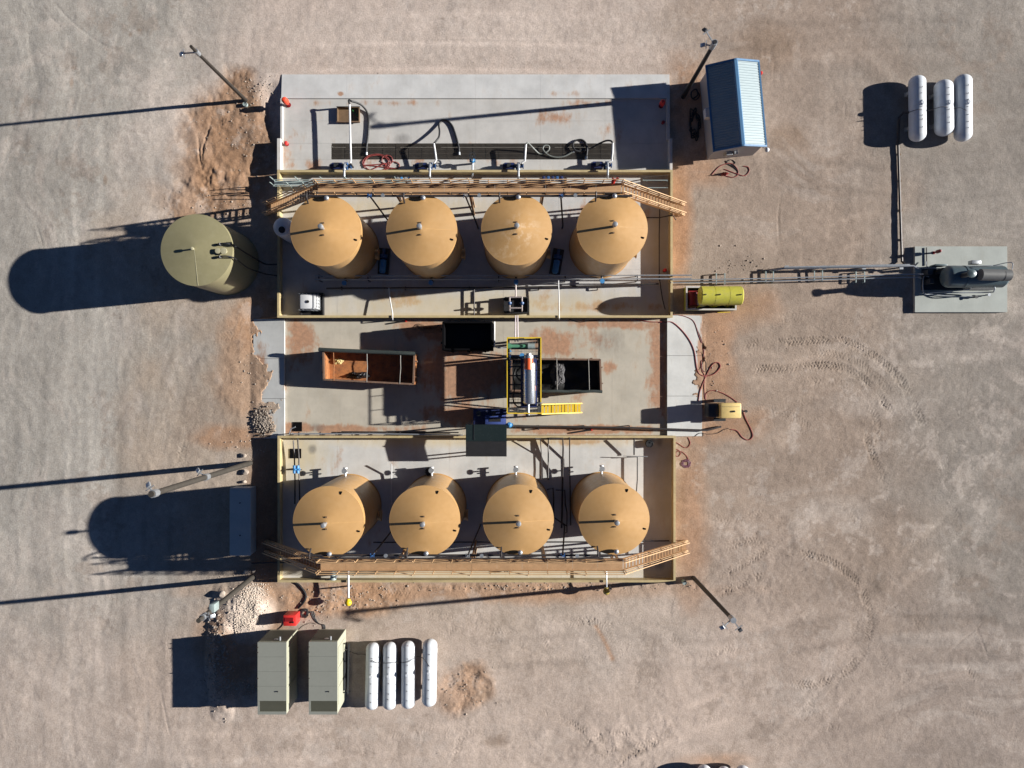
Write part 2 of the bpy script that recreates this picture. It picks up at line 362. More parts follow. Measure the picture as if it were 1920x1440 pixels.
TR = [([(1380,648),(1440,643),(1500,640),(1560,637),(1600,646),(1650,676),(1690,715),(1712,760)], .055),
      ([(1390,692),(1480,690),(1540,685),(1580,691),(1620,712),(1650,745),(1678,785)], .065),
      ([(1450,655),(1520,660),(1590,672),(1640,705),(1672,740)], .035),
      ([(1500,715),(1560,715),(1610,745),(1640,780),(1648,830),(1640,862)], .04),
      ([(1625,800),(1630,835),(1642,868),(1656,895),(1680,915)], .06), ([(1577,800),(1582,830),(1590,870)], .04),
      ([(1705,740),(1722,775),(1728,805),(1715,840),(1700,865)], .045),
      ([(1470,1030),(1560,1055),(1606,1092),(1626,1130),(1631,1170),(1622,1215),(1585,1260),(1535,1282),(1475,1284)], .055),
      ([(1585,1100),(1600,1150),(1598,1200),(1560,1230)], .03),
      ([(1470,1330),(1530,1333),(1570,1322),(1610,1300)], .035), ([(1345,1080),(1385,1062),(1430,1035),(1460,1005)], .05),
      ([(1330,1120),(1380,1100),(1420,1082),(1450,1085)], .05), ([(1405,1115),(1430,1100),(1447,1083)], .08), ([(1350,1030),(1400,1015),(1445,1020)], .05),
      ([(1440,620),(1480,592),(1520,588)], .03), ([(1475,595),(1530,602)], .03),
      ([(1065,1400),(1110,1385),(1165,1380),(1210,1390)], .05), ([(1120,1420),(1165,1395),(1215,1388),(1255,1362)], .06),
      ([(1150,1438),(1200,1405),(1250,1380)], .07), ([(1000,1330),(1060,1352),(1110,1380),(1150,1400)], .05),
      ([(700,1110),(800,1112),(880,1118),(960,1108),(1040,1110)], .04), ([(780,1140),(860,1165),(930,1172)], .035), ([(1060,1170),(1110,1165),(1140,1195)], .05),
      ([(1140,1195),(1155,1230),(1165,1260)], .03), ([(1240,1280),(1190,1255),(1120,1262)], .03),
      ([(855,1260),(852,1290),(862,1318)], .10), ([(843,1250),(838,1280),(836,1310)], .06), ([(905,1252),(885,1270),(868,1290)], .05),
      ([(870,1345),(858,1400),(848,1440)], .045), ([(905,1340),(905,1400)], .03),
      ([(350,812),(344,840),(338,880)], .05), ([(375,810),(372,860)], .03), ([(395,825),(392,860)], .03),
      ([(400,240),(420,225),(440,215)], .05), ([(480,680),(500,672),(525,660)], .05), ([(475,720),(490,700),(498,680)], .06), ([(395,640),(420,632),(460,626)], .04),
      ([(1300,1400),(1360,1398),(1420,1395)], .03), ([(1275,1405),(1330,1402)], .04), ([(1575,1370),(1583,1395),(1580,1420)], .04), ([(1890,1420),(1900,1380),(1918,1340)], .03),
      ([(1800,1330),(1860,1345),(1870,1360)], .03), ([(1525,1375),(1560,1362),(1580,1380)], .04), ([(1330,760),(1420,765),(1500,790),(1540,840),(1545,900)], .03), ([(1310,960),(1360,975),(1430,965),(1490,990)], .035), ([(950,1200),(1040,1230),(1120,1240)], .035), ([(930,1290),(990,1300),(1060,1330)], .04), ([(1240,1180),(1290,1230),(1310,1300)], .03), ([(700,1380),(780,1370),(850,1340)], .03), ([(1740,900),(1790,960),(1800,1040)], .02), ([(1660,480),(1600,440),(1580,380)], .02)]
for k, (p, d) in enumerate(TR): track(p, .50, d*1.2, .24, 'chev', k)
rs_ = random.Random(5)
for k in range(120):                            # faint scattered prints
    px = rs_.uniform(1280, 1800); py = rs_.uniform(650, 1420)
    if rs_.random() < .35: px = rs_.uniform(680, 1280); py = rs_.uniform(1110, 1430)
    a = rs_.uniform(0, 6.28); l = rs_.uniform(15, 45); b = a+rs_.uniform(-.4, .4)
    track([(px, py), (px+l*math.cos(a), py+l*math.sin(a)), (px+l*math.cos(a)+l*math.cos(b), py+l*math.sin(a)+l*math.sin(b))], .5, rs_.uniform(.018, .045), .24, 'chev', 100+k)
for p, d in (([(100,0),(130,35),(180,75),(230,100)], .03), ([(75,0),(95,30),(130,65)], .025), ([(1510,600),(1560,635),(1600,660)], .03), ([(60,395),(75,440),(85,480)], .02),
             ([(1568,190),(1567,230)], .04), ([(1585,192),(1583,230)], .04), ([(1567,232),(1580,215)], .03), ([(1470,340),(1460,400),(1462,460)], .03),
             ([(1452,110),(1450,150),(1455,175)], .05), ([(400,180),(395,230),(380,290),(388,350)], .08), ([(372,250),(376,300),(385,330)], .07),
             ([(1680,1300),(1760,1240),(1850,1160)], .02), ([(1690,870),(1790,790),(1880,740)], .015), ([(1830,1170),(1860,1250)], .02), ([(300,1290),(310,1340),(322,1390)], .02), ([(1560,1000),(1620,1040),(1700,1110)], .02)):
    track(p, .30, d, 1, 'rut', 77)
Z += dz
PADS = [(527,1257,139,597), (535,1250,597,816), (476,535,597,822), (1250,1316,591,818), (527,1263,816,1088), (1713,1885,463,586)]
Z0 = Z.copy()
for (x0, x1, y0, y1) in PADS:
    Z = Z*(1-rect(x0-14, x1+14, y0-14, y1+14, 20)*.8)
    ins = (PXX > x0+5) & (PXX < x1-5) & (PYY > y0+5) & (PYY < y1-5)
    Z[ins] = -.75
Z -= (blob(510, 205, 20, 45, .9, .3, 12)*.12 + blob(500, 330, 28, 45, .9, .2, 13)*.06)*(~((PXX > 532) & (PYY < 597)))
rag = fbm(XX, YY, 1.3, 201, 4, .65)-.5
for (x0, x1, ya, yb, za_, zb_, sg) in ((476,535,600,820,.04,.24,1), (1250,1316,594,816,.22,.05,-1)):
    mk = (PXX > x0-6) & (PXX < x1+6 if sg < 0 else PXX < x1-3) & (PYY > ya) & (PYY < yb) & (PXX > x0+3 if sg < 0 else PXX > 0)
    pl0 = za_+(PXX-x0)/(x1-x0)*(zb_-za_); dd = (PXX-x0 if sg > 0 else x1-PXX)
    Zr = (.075 if sg > 0 else .02) + (.05*np.clip((PYY-690)/60, -1, 1) if sg > 0 else 0) - dd/24*.09 + rag*(.26 if sg > 0 else .16) + rough*.12
    Z[mk] = np.where(Zr > 0, pl0+np.minimum(Zr*.6, .05+rough*.08)*np.clip((dd+6)/12, 0, 1)+.004, -.3)[mk]
def flat(px, py, r):                           # level the earth under a thing
    global Z
    m = np.clip(1.6-np.hypot(PXX-px, PYY-py)/r, 0, 1); Z = Z*(1-np.where(Z > -.7, m, 0)) 
for a in ((425,493,62),(1330,210,30),(1370,160,40),(1390,230,40),(1340,560,60),(1360,770,45),(1765,205,75),(1715,210,30),(450,978,50),(450,930,30),(450,1025,30),
          (525,1250,75),(615,1250,70),(545,1160,22),(750,1262,80),(1360,1450,80)): flat(*a)
fd = np.maximum(np.abs(XX)-42, np.abs(YY)-32); fw = np.clip(fd/30, 0, 1); fw = fw*fw*(3-2*fw); Z = Z*(1-fw) + (fbm(XX, YY, 60, 71, 2)-.5)*.4*fw
def gz(x, y):
    i = int(np.clip(round((x+42)/STEP), 0, len(gx)-2*ox-1))+ox; j = int(np.clip(round((y+32)/STEP), 0, len(gy)-2*oy-1))+oy
    return float(Z[j, i])
# soil colour, with some lens darkening at the right baked in
def C(r, g, b): return np.array([r, g, b], dtype=np.float64)
nb = fbm(XX, YY, 9, 81, 5, .6)[..., None]; nm = fbm(XX, YY, 2.2, 91, 4, .6)[..., None]; nfine = fbm(XX, YY, .5, 95, 3, .7)[..., None]
xs = (PXX/1920)[..., None]; ys = (PYY/1440)[..., None]
grey = C(.335, .328, .302); pink = C(.475, .415, .37); brown = C(.30, .25, .208); farr = C(.262, .25, .228); tanl = C(.345, .30, .25); warm = C(.47, .405, .357)
def sm(a, lo, hi): t = np.clip((a-lo)/(hi-lo), 0, 1); return t*t*(3-2*t)
wx = xs + (nb-.5)*.25; wy = ys + (nm-.5)*.12
ptop = sm(wy, .12, .30); mc = pink*(1-ptop) + tanl*ptop; lf = sm(wx, .11, .30)*(1-ptop)+sm(wx, .11, .20)*ptop
colr = grey*(1-lf) + mc*lf
colr = colr*(1-sm(wx, .60, .73)*.92) + brown*sm(wx, .60, .73)*.92
fr = sm(wx, .78, .95)*.9; colr = colr*(1-fr) + farr*fr  # greyer, darker far-right soil, part of it lens vignetting baked into the colour
bot = sm(wy, .70, .90); wv = warm*(1-.30*sm(xs, .68, .95)-.14*(1-sm(xs, .08, .36))); colr = colr*(1-bot*.75) + wv*bot*.75 # right falloff: lens vignetting painted into the warm soil; was colr = colr*(1-bot*.75) + warm*(.5+.5*(1-sm(xs, .75, 1.0)*.3))*bot*.75 + warm*.5*bot*.75*(1-sm(xs,.85,1.1)*.4)
colr = colr*(1 + (nb-.5)*.30 + (nm-.5)*.20 + (nfine-.5)*.24)
st = (left[..., None]*(fbm(WX*1.6, YY*.25, 2.5, 141, 4)[..., None]-.5) + (right[..., None]+sm(.35-ys, 0, .2)*.4)*(fbm(XX*.22, WY*1.9, 2.5, 151, 4)[..., None]-.5))
colr = colr*(1+st*.30)
def stain(m, c, a):
    global colr
    m = (np.clip(m, 0, 1)*a)[..., None]; colr = colr*(1-m) + c*(1+(nm-.5)*.5+(nfine-.5)*.4)*m
red = C(.29, .185, .115); orange = C(.40, .235, .135); pale = C(.49, .45, .41); white = C(.58, .52, .46); dark = C(.20, .15, .11)
stain(blob(400, 300, 75, 90, .6, .6, 241), red*1.05, .8); stain(A1, red*.95, .9); stain(A2, red*1.0, .85); stain(A7, red*1.2, .6); stain(A3, red*1.25, .75); stain(A4, red*1.35, .8); stain(A5, warm*.85, .35); stain(A6, warm, .4)
stain(blob(480, 600, 60, 55, .6, .5, 110, 2), red*1.25, .8); stain(blob(425, 820, 55, 22, .7, .5, 111, 1.5), orange*.8, .7)
stain(blob(500, 960, 34, 150, .5, .3, 112), red*.95, .8); stain(blob(460, 1210, 90, 90, .5, .4, 113), red*1.2, .7)
stain(blob(1272, 430, 22, 110, .9, .5, 114), orange, .85); stain(blob(1370, 575, 90, 40, .9, .5, 115), orange*.9, .6); stain(blob(1300, 320, 50, 30, .9, .5, 116), orange*.95, .55)
stain(blob(1335, 700, 45, 110, .8, .5, 117, 1.5), orange*.95, .6); stain(blob(1290, 950, 34, 140, .9, .5, 118), orange*.95, .6); stain(blob(1380, 800, 60, 30, .8, .5, 119), orange*.85, .6)
stain(blob(1290, 170, 40, 60, .9, .5, 120), orange*.95, .6); stain(blob(1350, 1425, 60, 14, .9, .5, 121), orange, .5); stain(blob(620, 1210, 90, 30, .9, .4, 122), warm*.95, .5)
stain(blob(470, 1150, 44, 48, .5, .3, 123, 1.5), white, .9); stain(blob(850, 1108, 390, 20, .9, .5, 124), red*1.35, .75); stain(blob(780, 1300, 70, 60, .9, .5, 126), warm*1.05, .4)
stain(blob(1650, 760, 90, 22, .9, .8, 127), pale*.8, .45); stain(blob(1820, 650, 110, 20, .9, .8, 128), pale*.75, .4); stain(blob(1550, 960, 80, 30, .9, .8, 129), pale*.85, .5)
stain(blob(1750, 1200, 110, 12, .9, .8, 130), pale*.9, .45); stain(blob(1840, 1250, 100, 9, .9, .8, 131), pale*.9, .5); stain(blob(900, 60, 330, 60, .9, .6, 132), pale, .35); stain(blob(1150, 1200, 150, 70, .9, .6, 133), pale*.95, .45)
stain(blob(300, 300, 60, 150, .9, .6, 134), pale*.95, .35); stain(blob(170, 1000, 120, 60, .9, .6, 135), pale*.9, .35)
for (px, py, a, b) in ((198,338,4,10),(135,155,4,11),(262,57,4,3),(138,127,5,4),(245,65,3,4),(1395,225,12,20),(1440,90,60,40),(1480,260,40,25),(905,1300,16,12),(795,1285,8,6),(930,1390,20,12)):
    stain(blob(px, py, a, b, .8, .3, 140, .6), dark*1.15, .6)
pm = np.clip((fbm(XX*.30, WY*1.5, 1.8, 170, 5, .7)-.56)/.10, 0, 1)*np.clip((fbm(XX, YY, 11, 175, 2)-.42)/.16, 0, 1)
stain(pm*np.clip((PXX-1250)/250, 0, 1), pale*.86, .38)
pm = np.clip((fbm(WX*1.2, YY*.45, 1.8, 180, 5, .7)-.55)/.10, 0, 1)*np.clip((fbm(XX, YY, 10, 185, 2)-.40)/.16, 0, 1)
stain(pm*np.clip((560-PXX)/250, 0, 1), pale*.92, .38)
pm = np.clip((fbm(XX, YY, 1.6, 190, 5, .72)-.56)/.08, 0, 1)*np.clip((fbm(XX, YY, 9, 195, 2)-.45)/.16, 0, 1)
stain(pm, brown*.80, .40)
pm = np.clip((fbm(XX, YY, 1.3, 191, 5, .72)-.57)/.08, 0, 1)*np.clip((fbm(XX, YY, 12, 196, 2)-.42)/.16, 0, 1)
stain(pm, pale, .35)
dcol = np.zeros_like(Z)
def swath(pts, width, a, pair=None, seed=0):          # worn traffic lane, lighter (a>0) or darker soil
    P = smooth([(*((np.array(p)-(960, 720))*(1, -1)/S), 0) for p in pts], 40)
    A = np.array([(p.x, p.y) for p in P]); d = np.linalg.norm(np.diff(A, axis=0), axis=1); s_ = np.concatenate([[0], np.cumsum(d)])
    ss = np.arange(0, s_[-1], .045); cx = np.interp(ss, s_, A[:, 0]); cy = np.interp(ss, s_, A[:, 1])
    tx = np.gradient(cx); ty = np.gradient(cy); L = np.hypot(tx, ty)+1e-9; tx /= L; ty /= L
    am = np.clip((fbm(cx, cy, 4.0, 500+seed, 3)-.25)*2.2, 0, 1)*np.clip(np.minimum(ss, ss[-1]-ss)/4, 0, 1)
    for off in ((0,) if pair is None else (-pair/2, pair/2)):
        for w in np.arange(-width, width+.001, .05):
            i = np.round((cx-ty*(w+off)+42)/STEP).astype(int)+ox; j = np.round((cy+tx*(w+off)+32)/STEP).astype(int)+oy
            ok = (i > ox) & (i < len(gx)-ox-1) & (j > oy) & (j < len(gy)-oy-1)
            v = a*am*math.exp(-(w/width*1.7)**2)
            dcol[j[ok], i[ok]] = v[ok]
SW = [([(60,-20),(52,300),(60,700),(40,1100),(60,1460)], .9), ([(150,-20),(165,350),(150,800),(170,1460)], .9), ([(255,-20),(262,260),(240,380)], .8), ([(265,600),(250,900),(262,1460)], .8),
      ([(1440,-20),(1445,200),(1470,420),(1500,620),(1600,760)], .8), ([(1560,-20),(1575,180),(1580,400),(1560,640)], .7), ([(1300,60),(1500,70),(1700,60),(1940,75)], .7), ([(600,60),(900,50),(1200,62)], .8), ([(500,110),(800,105),(1200,112)], .5),
      ([(1320,880),(1500,930),(1640,1050),(1700,1200),(1640,1330),(1450,1400),(1200,1420)], .7), ([(1300,1250),(1500,1180),(1700,1060),(1860,900),(1940,760)], .8), ([(1100,1440),(1350,1330),(1600,1300),(1940,1290)], .7),
      ([(860,1230),(1100,1215),(1350,1225),(1600,1180),(1940,1185)], .7), ([(1420,1440),(1560,1300),(1640,1120),(1660,900),(1600,760),(1450,690),(1330,690)], .6), ([(1940,640),(1700,660),(1500,700),(1340,720)], .6), ([(1940,330),(1750,350),(1560,330),(1440,340)], .6),
      ([(-20,1250),(250,1380),(500,1400),(900,1380),(1200,1330)], .8), ([(60,0),(150,90),(300,140),(420,130)], .5), ([(380,600),(330,720),(300,900),(290,1150)], .6), ([(1500,470),(1650,420),(1800,420),(1940,440)], .6)]
for k, (p, w) in enumerate(SW): swath(p, w*.62, (.17 if k % 3 else -.17), 2.0, k)
colr = colr*(1+dcol[..., None])
def stain_line(pts, c, a, w):
    P = smooth([(*p, 0) for p in pts], 6); m = np.zeros_like(PXX)
    for p in P: m = np.maximum(m, np.exp(-((PXX-p.x)**2+(PYY-p.y)**2)/(w*w)))
    stain(m*(.4+fbm(XX, YY, 1, 160)), c, a)
stain_line([(1118,1175),(1135,1205),(1148,1235)], orange, .8, 4)
ocol = C(.36, .325, .29)*(1+(fbm(XX, YY, 60, 83, 3)[..., None]-.5)*.35); fw = fw[..., None]; colr = colr*(1-fw) + ocol*fw
colr = np.clip(colr*C(1.055, .995, .962), .02, .8)
ny, nx = XX.shape
me = bpy.data.meshes.new('ground'); nv = nx*ny
me.vertices.add(nv); me.vertices.foreach_set('co', np.stack([XX, YY, Z], -1).astype(np.float32).ravel())
jj, ii = np.meshgrid(np.arange(ny-1), np.arange(nx-1), indexing='ij'); b0 = (jj*nx+ii).ravel()
quads = np.stack([b0, b0+1, b0+nx+1, b0+nx], -1).astype(np.int32)
nq = len(quads); me.loops.add(nq*4); me.polygons.add(nq)
me.loops.foreach_set('vertex_index', quads.ravel()); me.polygons.foreach_set('loop_start', np.arange(nq, dtype=np.int32)*4)
me.polygons.foreach_set('use_smooth', np.ones(nq, dtype=bool))
me.update(calc_edges=True)
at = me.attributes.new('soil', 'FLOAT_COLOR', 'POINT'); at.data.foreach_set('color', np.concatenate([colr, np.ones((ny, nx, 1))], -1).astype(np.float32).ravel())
gm, nt, bs = newmat('bare_soil')
an = N(nt, 'ShaderNodeAttribute'); an.attribute_name = 'soil'
pos = N(nt, 'ShaderNodeNewGeometry').outputs['Position']
nA = noise(nt, pos, 9, 6, .7); nB = noise(nt, pos, 2.2, 6, .65); nC = noise(nt, pos, 45, 3, .7)
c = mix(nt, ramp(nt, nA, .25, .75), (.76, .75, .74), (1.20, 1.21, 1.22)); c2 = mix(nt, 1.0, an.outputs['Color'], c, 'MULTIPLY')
c = mix(nt, ramp(nt, nB, .3, .7), (.92, .90, .88), (1.06, 1.06, 1.06)); c2 = mix(nt, 1.0, c2, c, 'MULTIPLY')
pb = ramp(nt, nC, .66, .74); c2 = mix(nt, math_n(nt, 'MULTIPLY', pb, .35), c2, (.55, .48, .41))
nt.links.new(c2, bs.inputs['Base Color']); bs.inputs['Roughness'].default_value = .95; bs.inputs['Specular IOR Level'].default_value = .1
bump(nt, bs, math_n(nt, 'ADD', math_n(nt, 'MULTIPLY', nA, 1.), math_n(nt, 'MULTIPLY', nC, .35)), .5, .05)
me.materials.append(gm)
ground = bpy.data.objects.new('ground', me); COL.objects.link(ground); ground['kind'] = 'structure'

# ------------------------------------------------------------------ slabs
def slab(name, px0, px1, py0, py1, z, nx_, ny_, mat, base_z=-.7, hole=None):
    x0, x1, y0, y1 = X(px0), X(px1), Y(py1), Y(py0)
    b = MB()
    if hole is None: b.box(x0+.01, x1-.01, y0+.01, y1-.01, base_z, z-.014)
    else:
        hx0, hx1, hy0, hy1 = hole
        b.box(x0+.01, hx0, y0+.01, y1-.01, base_z, z-.014); b.box(hx1, x1-.01, y0+.01, y1-.01, base_z, z-.014)
        b.box(hx0, hx1, y0+.01, hy0, base_z, z-.014); b.box(hx0, hx1, hy1, y1-.01, base_z, z-.014); b.box(hx0, hx1, hy0, hy1, base_z, z-.50)
    root = b.part(name, M_concplain, None, False, kind='structure')
    g = .004
    xs_ = np.linspace(x0, x1, nx_+1); ys_ = np.linspace(y0, y1, ny_+1) if np.isscalar(ny_) else np.array(ny_)
    for i in range(nx_):
        for j in range(len(ys_)-1):
            ax, bx_, ay, by = xs_[i]+g, xs_[i+1]-g, ys_[j]+g, ys_[j+1]-g
            dzp = random.uniform(-.004, .004)
            rects = [(ax, bx_, ay, by)]
            if hole is not None:
                hx0, hx1, hy0, hy1 = hole
                if ay < hy1-.05 and by > hy0+.05:
                    rects = []
                    if ax < hx0: rects.append((ax, min(bx_, hx0), ay, by))
                    if bx_ > hx1: rects.append((max(ax, hx1), bx_, ay, by))
            for (a_, b_, c_, d_) in rects:
                if b_-a_ > .05: MB().box(a_, b_, c_, d_, z-.0135, z+dzp).part('concrete_panel', mat, root, False)
    return root
ZU, ZF, ZM = .14, .10, .02
hole = (X(622), X(1150), Y(300), Y(270))
ypad = [Y(323), Y(300), Y(270), Y(228), Y(187)]
unl = slab('loading_pad', 529, 1255, 187, 323, ZU, 6, ypad, M_unload, hole=hole)
for i in range(6):                              # approach ramp
    x0 = X(529)+(X(1255)-X(529))*i/6+.003; x1 = X(529)+(X(1255)-X(529))*(i+1)/6-.003; ya, yb = Y(140), Y(187)+.02
    MB().hexa([(x0,yb,-.3),(x1,yb,-.3),(x1,ya,-.3),(x0,ya,-.3),(x0,yb,ZU+.09),(x1,yb,ZU+.09),(x1,ya,.05),(x0,ya,.05)]).part('ramp_panel', M_ramp, unl, False)
for (a, b, c0, d, hh) in ((527.5,532.5,187,265,.28),(525,532,265.5,324,.74),(1248.5,1254.5,187,265,.28),(1251,1256.5,265.5,324,.74)):
    MB().bbox(X(a), X(b), Y(d), Y(c0), -.5, ZU+hh-.1, .03).part('kerb', M_kerb, unl, False)
gp = (hole[1]-hole[0])/22
gmb = MB()
for k in range(11): xx = -gp/2+.06+k*(gp-.12)/10; gmb.box(xx-.016, xx+.016, -(hole[3]-hole[2])/2+.03, (hole[3]-hole[2])/2-.03, -.05, 0)
for q in (-.5, -.17, .17, .5): gmb.box(-gp/2+.02, gp/2-.02, q-.015, q+.015, -.045, -.004)
gme = gmb.mesh('grating_panel', M_grate, (0,0,0), False)
for i in range(22):
    o = bpy.data.objects.new('grating_panel', gme); COL.objects.link(o); o.parent = unl; o.location = (hole[0]+gp*(i+.5), (hole[2]+hole[3])/2, ZU-.004)
    for s_ in ():
        pass
upf = slab('tank_containment_floor', 529, 1255, 326, 596, ZF, 7, 3, M_floorU)
mid = slab('solids_pad', 535.5, 1249.5, 598, 815.5, ZM, 7, 3, M_mid)
lof = slab('lower_containment_floor', 529, 1261, 818, 1086, ZF, 7, 3, M_floorL)
def apron(name, xa, xb, y0, y1, za, zb, n, mat):    # sloping apron, za at xa, zb at xb
    root = MB().box(X(min(xa,xb))+.02, X(max(xa,xb))-.02, Y(y1)+.02, Y(y0)-.02, -.7, -.25).part(name, M_concplain, None, False, kind='structure')
    for i in range(n):
        ya = Y(y0)-(Y(y0)-Y(y1))*i/n-.012; yb = Y(y0)-(Y(y0)-Y(y1))*(i+1)/n+.012; a, b = X(xa), X(xb)
        if a > b: p = [(b,yb,-.3),(a,yb,-.3),(a,ya,-.3),(b,ya,-.3),(b,yb,zb),(a,yb,za),(a,ya,za),(b,ya,zb)]
        else: p = [(a,yb,-.3),(b,yb,-.3),(b,ya,-.3),(a,ya,-.3),(a,yb,za),(b,yb,zb),(b,ya,zb),(a,ya,za)]
        MB().hexa(p).part('concrete_panel', mat, root, False)
    return root
apron('side_apron', 535, 475.5, 598, 822, .24, .04, 3, M_apron)
apron('side_apron', 1250, 1316, 591.5, 818, .22, .05, 3, M_apron)
slab('equipment_pad', 1712, 1884.5, 463, 586, .26, 2, 1, M_equip)

# ------------------------------------------------------------------ containment walls
def walls(label, x0, x1, y0, y1, top, group=None, t=.12):
    o = thing('containment_wall', label, 'wall', (X(x0), Y(y1), 0))
    a, b, c_, d = X(x0), X(x1), Y(y1), Y(y0)
    def seg(p, q, name='wall_panel'):
        (x_0, y_0), (x_1, y_1) = p, q
        if abs(x_1-x_0) > abs(y_1-y_0):
            n = 6
            for i in range(n):
                u0 = x_0+(x_1-x_0)*i/n; u1 = x_0+(x_1-x_0)*(i+1)/n
                MB().box(u0+.004, u1-.004, y_0-t/2, y_0+t/2, -.3, top).part(name, M_wall, o, False)
        else:
            n = 3
            for i in range(n):
                u0 = y_0+(y_1-y_0)*i/n; u1 = y_0+(y_1-y_0)*(i+1)/n
                MB().box(x_0-t/2, x_0+t/2, u0+.004, u1-.004, -.3, top).part(name, M_wall, o, False)
    seg((a, d), (b, d)); seg((a, c_), (b, c_)); seg((a, c_+t/2+.006), (a, d-t/2-.006)); seg((b, c_+t/2+.006), (b, d-t/2-.006))
    for yy in (c_, d): MB().box(a-.085, b+.085, yy-.085, yy+.085, top+.002, top+.045).part('top_cap', M_wall, o, False)
    for xx in (a, b): MB().box(xx-.085, xx+.085, c_+.09, d-.09, top+.002, top+.045).part('top_cap', M_wall, o, False)
    return o
ZW = .86
walls('cream low containment wall around the tanks beside the loading pad', 529, 1254.5, 327, 595.5, ZW)
walls('cream low containment wall around the tanks beside the propane tanks and enclosures', 529.5, 1260, 817.5, 1084, ZW)

# ------------------------------------------------------------------ tan storage tanks
def make_tank(pipe_north, name_mat=(M_tan, M_tanroof)):
    r, z0, ze, za = 2.36, 0.0, 6.65, 7.32
    t = thing('storage_tank', 'x', 'tank', (0,0,ZF))
    MB().lathe([(r+.06, 0), (r+.06, .06), (r, .06), (r, ze-.02), (0, ze-.02)], n=72).part('shell', name_mat[0], t, local=True)
    rf = MB().lathe([(r-.02, ze-.03), (r+.045, ze-.03), (r+.045, ze+.03), (r-.03, ze+.045), (.12, za), (0, za)], n=72).part('roof', name_mat[1], t, local=True)
    v = MB(); v.cyl((0,0,za-.03), (0,0,za+.55), .085, 12); v.lathe([(.12,za+.50),(.17,za+.54),(.18,za+.78),(.13,za+.88),(0,za+.92)], n=16)
    v.part('vent', M_galv, rf, local=True)
    MB().bar((.2, 0, za-.03), (r, 0, ze+.045), .035, .012).part('roof_seam', name_mat[0], rf, local=True)
    for sgn in (-1, 1): MB().box(-.05, .06, sgn*.40-.05, sgn*.40+.05, za-.14, za-.02).part('lifting_lug', M_brown, rf, local=True)
    for ang in ((-.30,) if pipe_north == 'U' else (-.30, 1.15)):
        m = Matrix.Rotation(ang, 4, 'Z')
        MB().bbox(r-.34, r-.12, -.05, .05, ze+.03, ze+.16, .02, m).part('roof_lug', M_blackhole, rf, local=True)
    s = 1 if pipe_north == 'U' else -1          # thief hatch beside the walkway
    h = MB(); h.cyl((.12, s*(r-.22), ze+.02), (.12, s*(r-.22), ze+.22), .12, 14); h.ball((.12, s*(r-.22), ze+.30), .17, 14, .8)
    h.part('thief_hatch', M_galv, rf, local=True)
    mw = MB(); mw.cyl((r-.05, -.6, 1.0), (r+.16, -.6, 1.0), .36, 20); mw.cyl((r+.162, -.6, 1.0), (r+.22, -.6, 1.0), .44, 20); mw.part('manway', name_mat[0], t, local=True)
    if pipe_north == 'L':
        p = MB(); p.cyl((-.15, r-.05, .95), (-.15, r+.55, .95), .085, 12); p.cyl((-.15, r+.22, .95), (-.15, r+.30, .95), .17, 14); p.cyl((-.15, r+.55, .95), (-.15, r+.66, .95), .16, 14)
        p.part('outlet_pipe', M_insul, t, local=True)
        q = MB(); q.cyl((-.15, r+.42, .95), (-.15, r+.42, 1.30), .05, 8); q.lathe([(0,1.30),(.20,1.30),(.20,1.35),(0,1.35)], (-.15, r+.42, 0), 14); q.part('valve', M_galv, t, local=True)
    else:
        p = MB(); p.cyl((.0, -r+.05, .8), (.0, -r-.55, .8), .085, 12); p.cyl((0, -r-.2, .8), (0, -r-.28, .8), .17, 14); p.part('outlet_pipe', M_darkpipe, t, local=True)
        q = MB(); q.cyl((0, -r-.42, .8), (0, -r-.42, 1.15), .05, 8); q.lathe([(0,1.15),(.18,1.15),(.18,1.2),(0,1.2)], (0, -r-.42, 0), 14); q.part('valve', M_lblue, t, local=True)
    d = MB()                                    # fill line dropping from the header to the shell
    d.tube(smooth([(-1.15, s*(r-.55), ze+.14), (-1.15, s*(r-.25), ze+.52), (-1.15, s*(r+.05), ze+.52)], 6), .06, 8)
    d.part('fill_pipe', M_darkpipe, t, local=True)
    return t
UL = ['tan cone-roofed tank next to the white poly tank and the olive tank', 'tan tank second along from the white poly tank, beside the first',
      'tan tank with pale scuffs round its roof vent, facing the manifold skid', 'tan tank at the row end nearest the blue-roofed building']
LL = ['tan tank at the end of its row nearest the slate cabinet, beside the blue valve', 'tan tank with a black drum standing at its foot near the dark green canopy',
      'tan tank third along from the slate cabinet, before the pipe loops', 'tan tank at the row end beyond the dark pipe loops']
UP = [(652.5,467),(811,466.5),(967.5,465.5),(1125.5,463.5)]; LP = [(657,947),(816,946),(970.5,944.5),(1128.5,943)]
pu = make_tank('U'); pl_ = make_tank('L')
for proto, spots, labs, grp in ((pu, UP, UL, 'tan tanks in the upper containment'), (pl_, LP, LL, 'tan tanks in the lower containment')):
    for i, p in enumerate(spots):
        o = proto if i == 0 else copy_tree(proto)
        o.location = (X(p[0]), Y(p[1]), ZF); o['label'] = labs[i]; o['group'] = grp

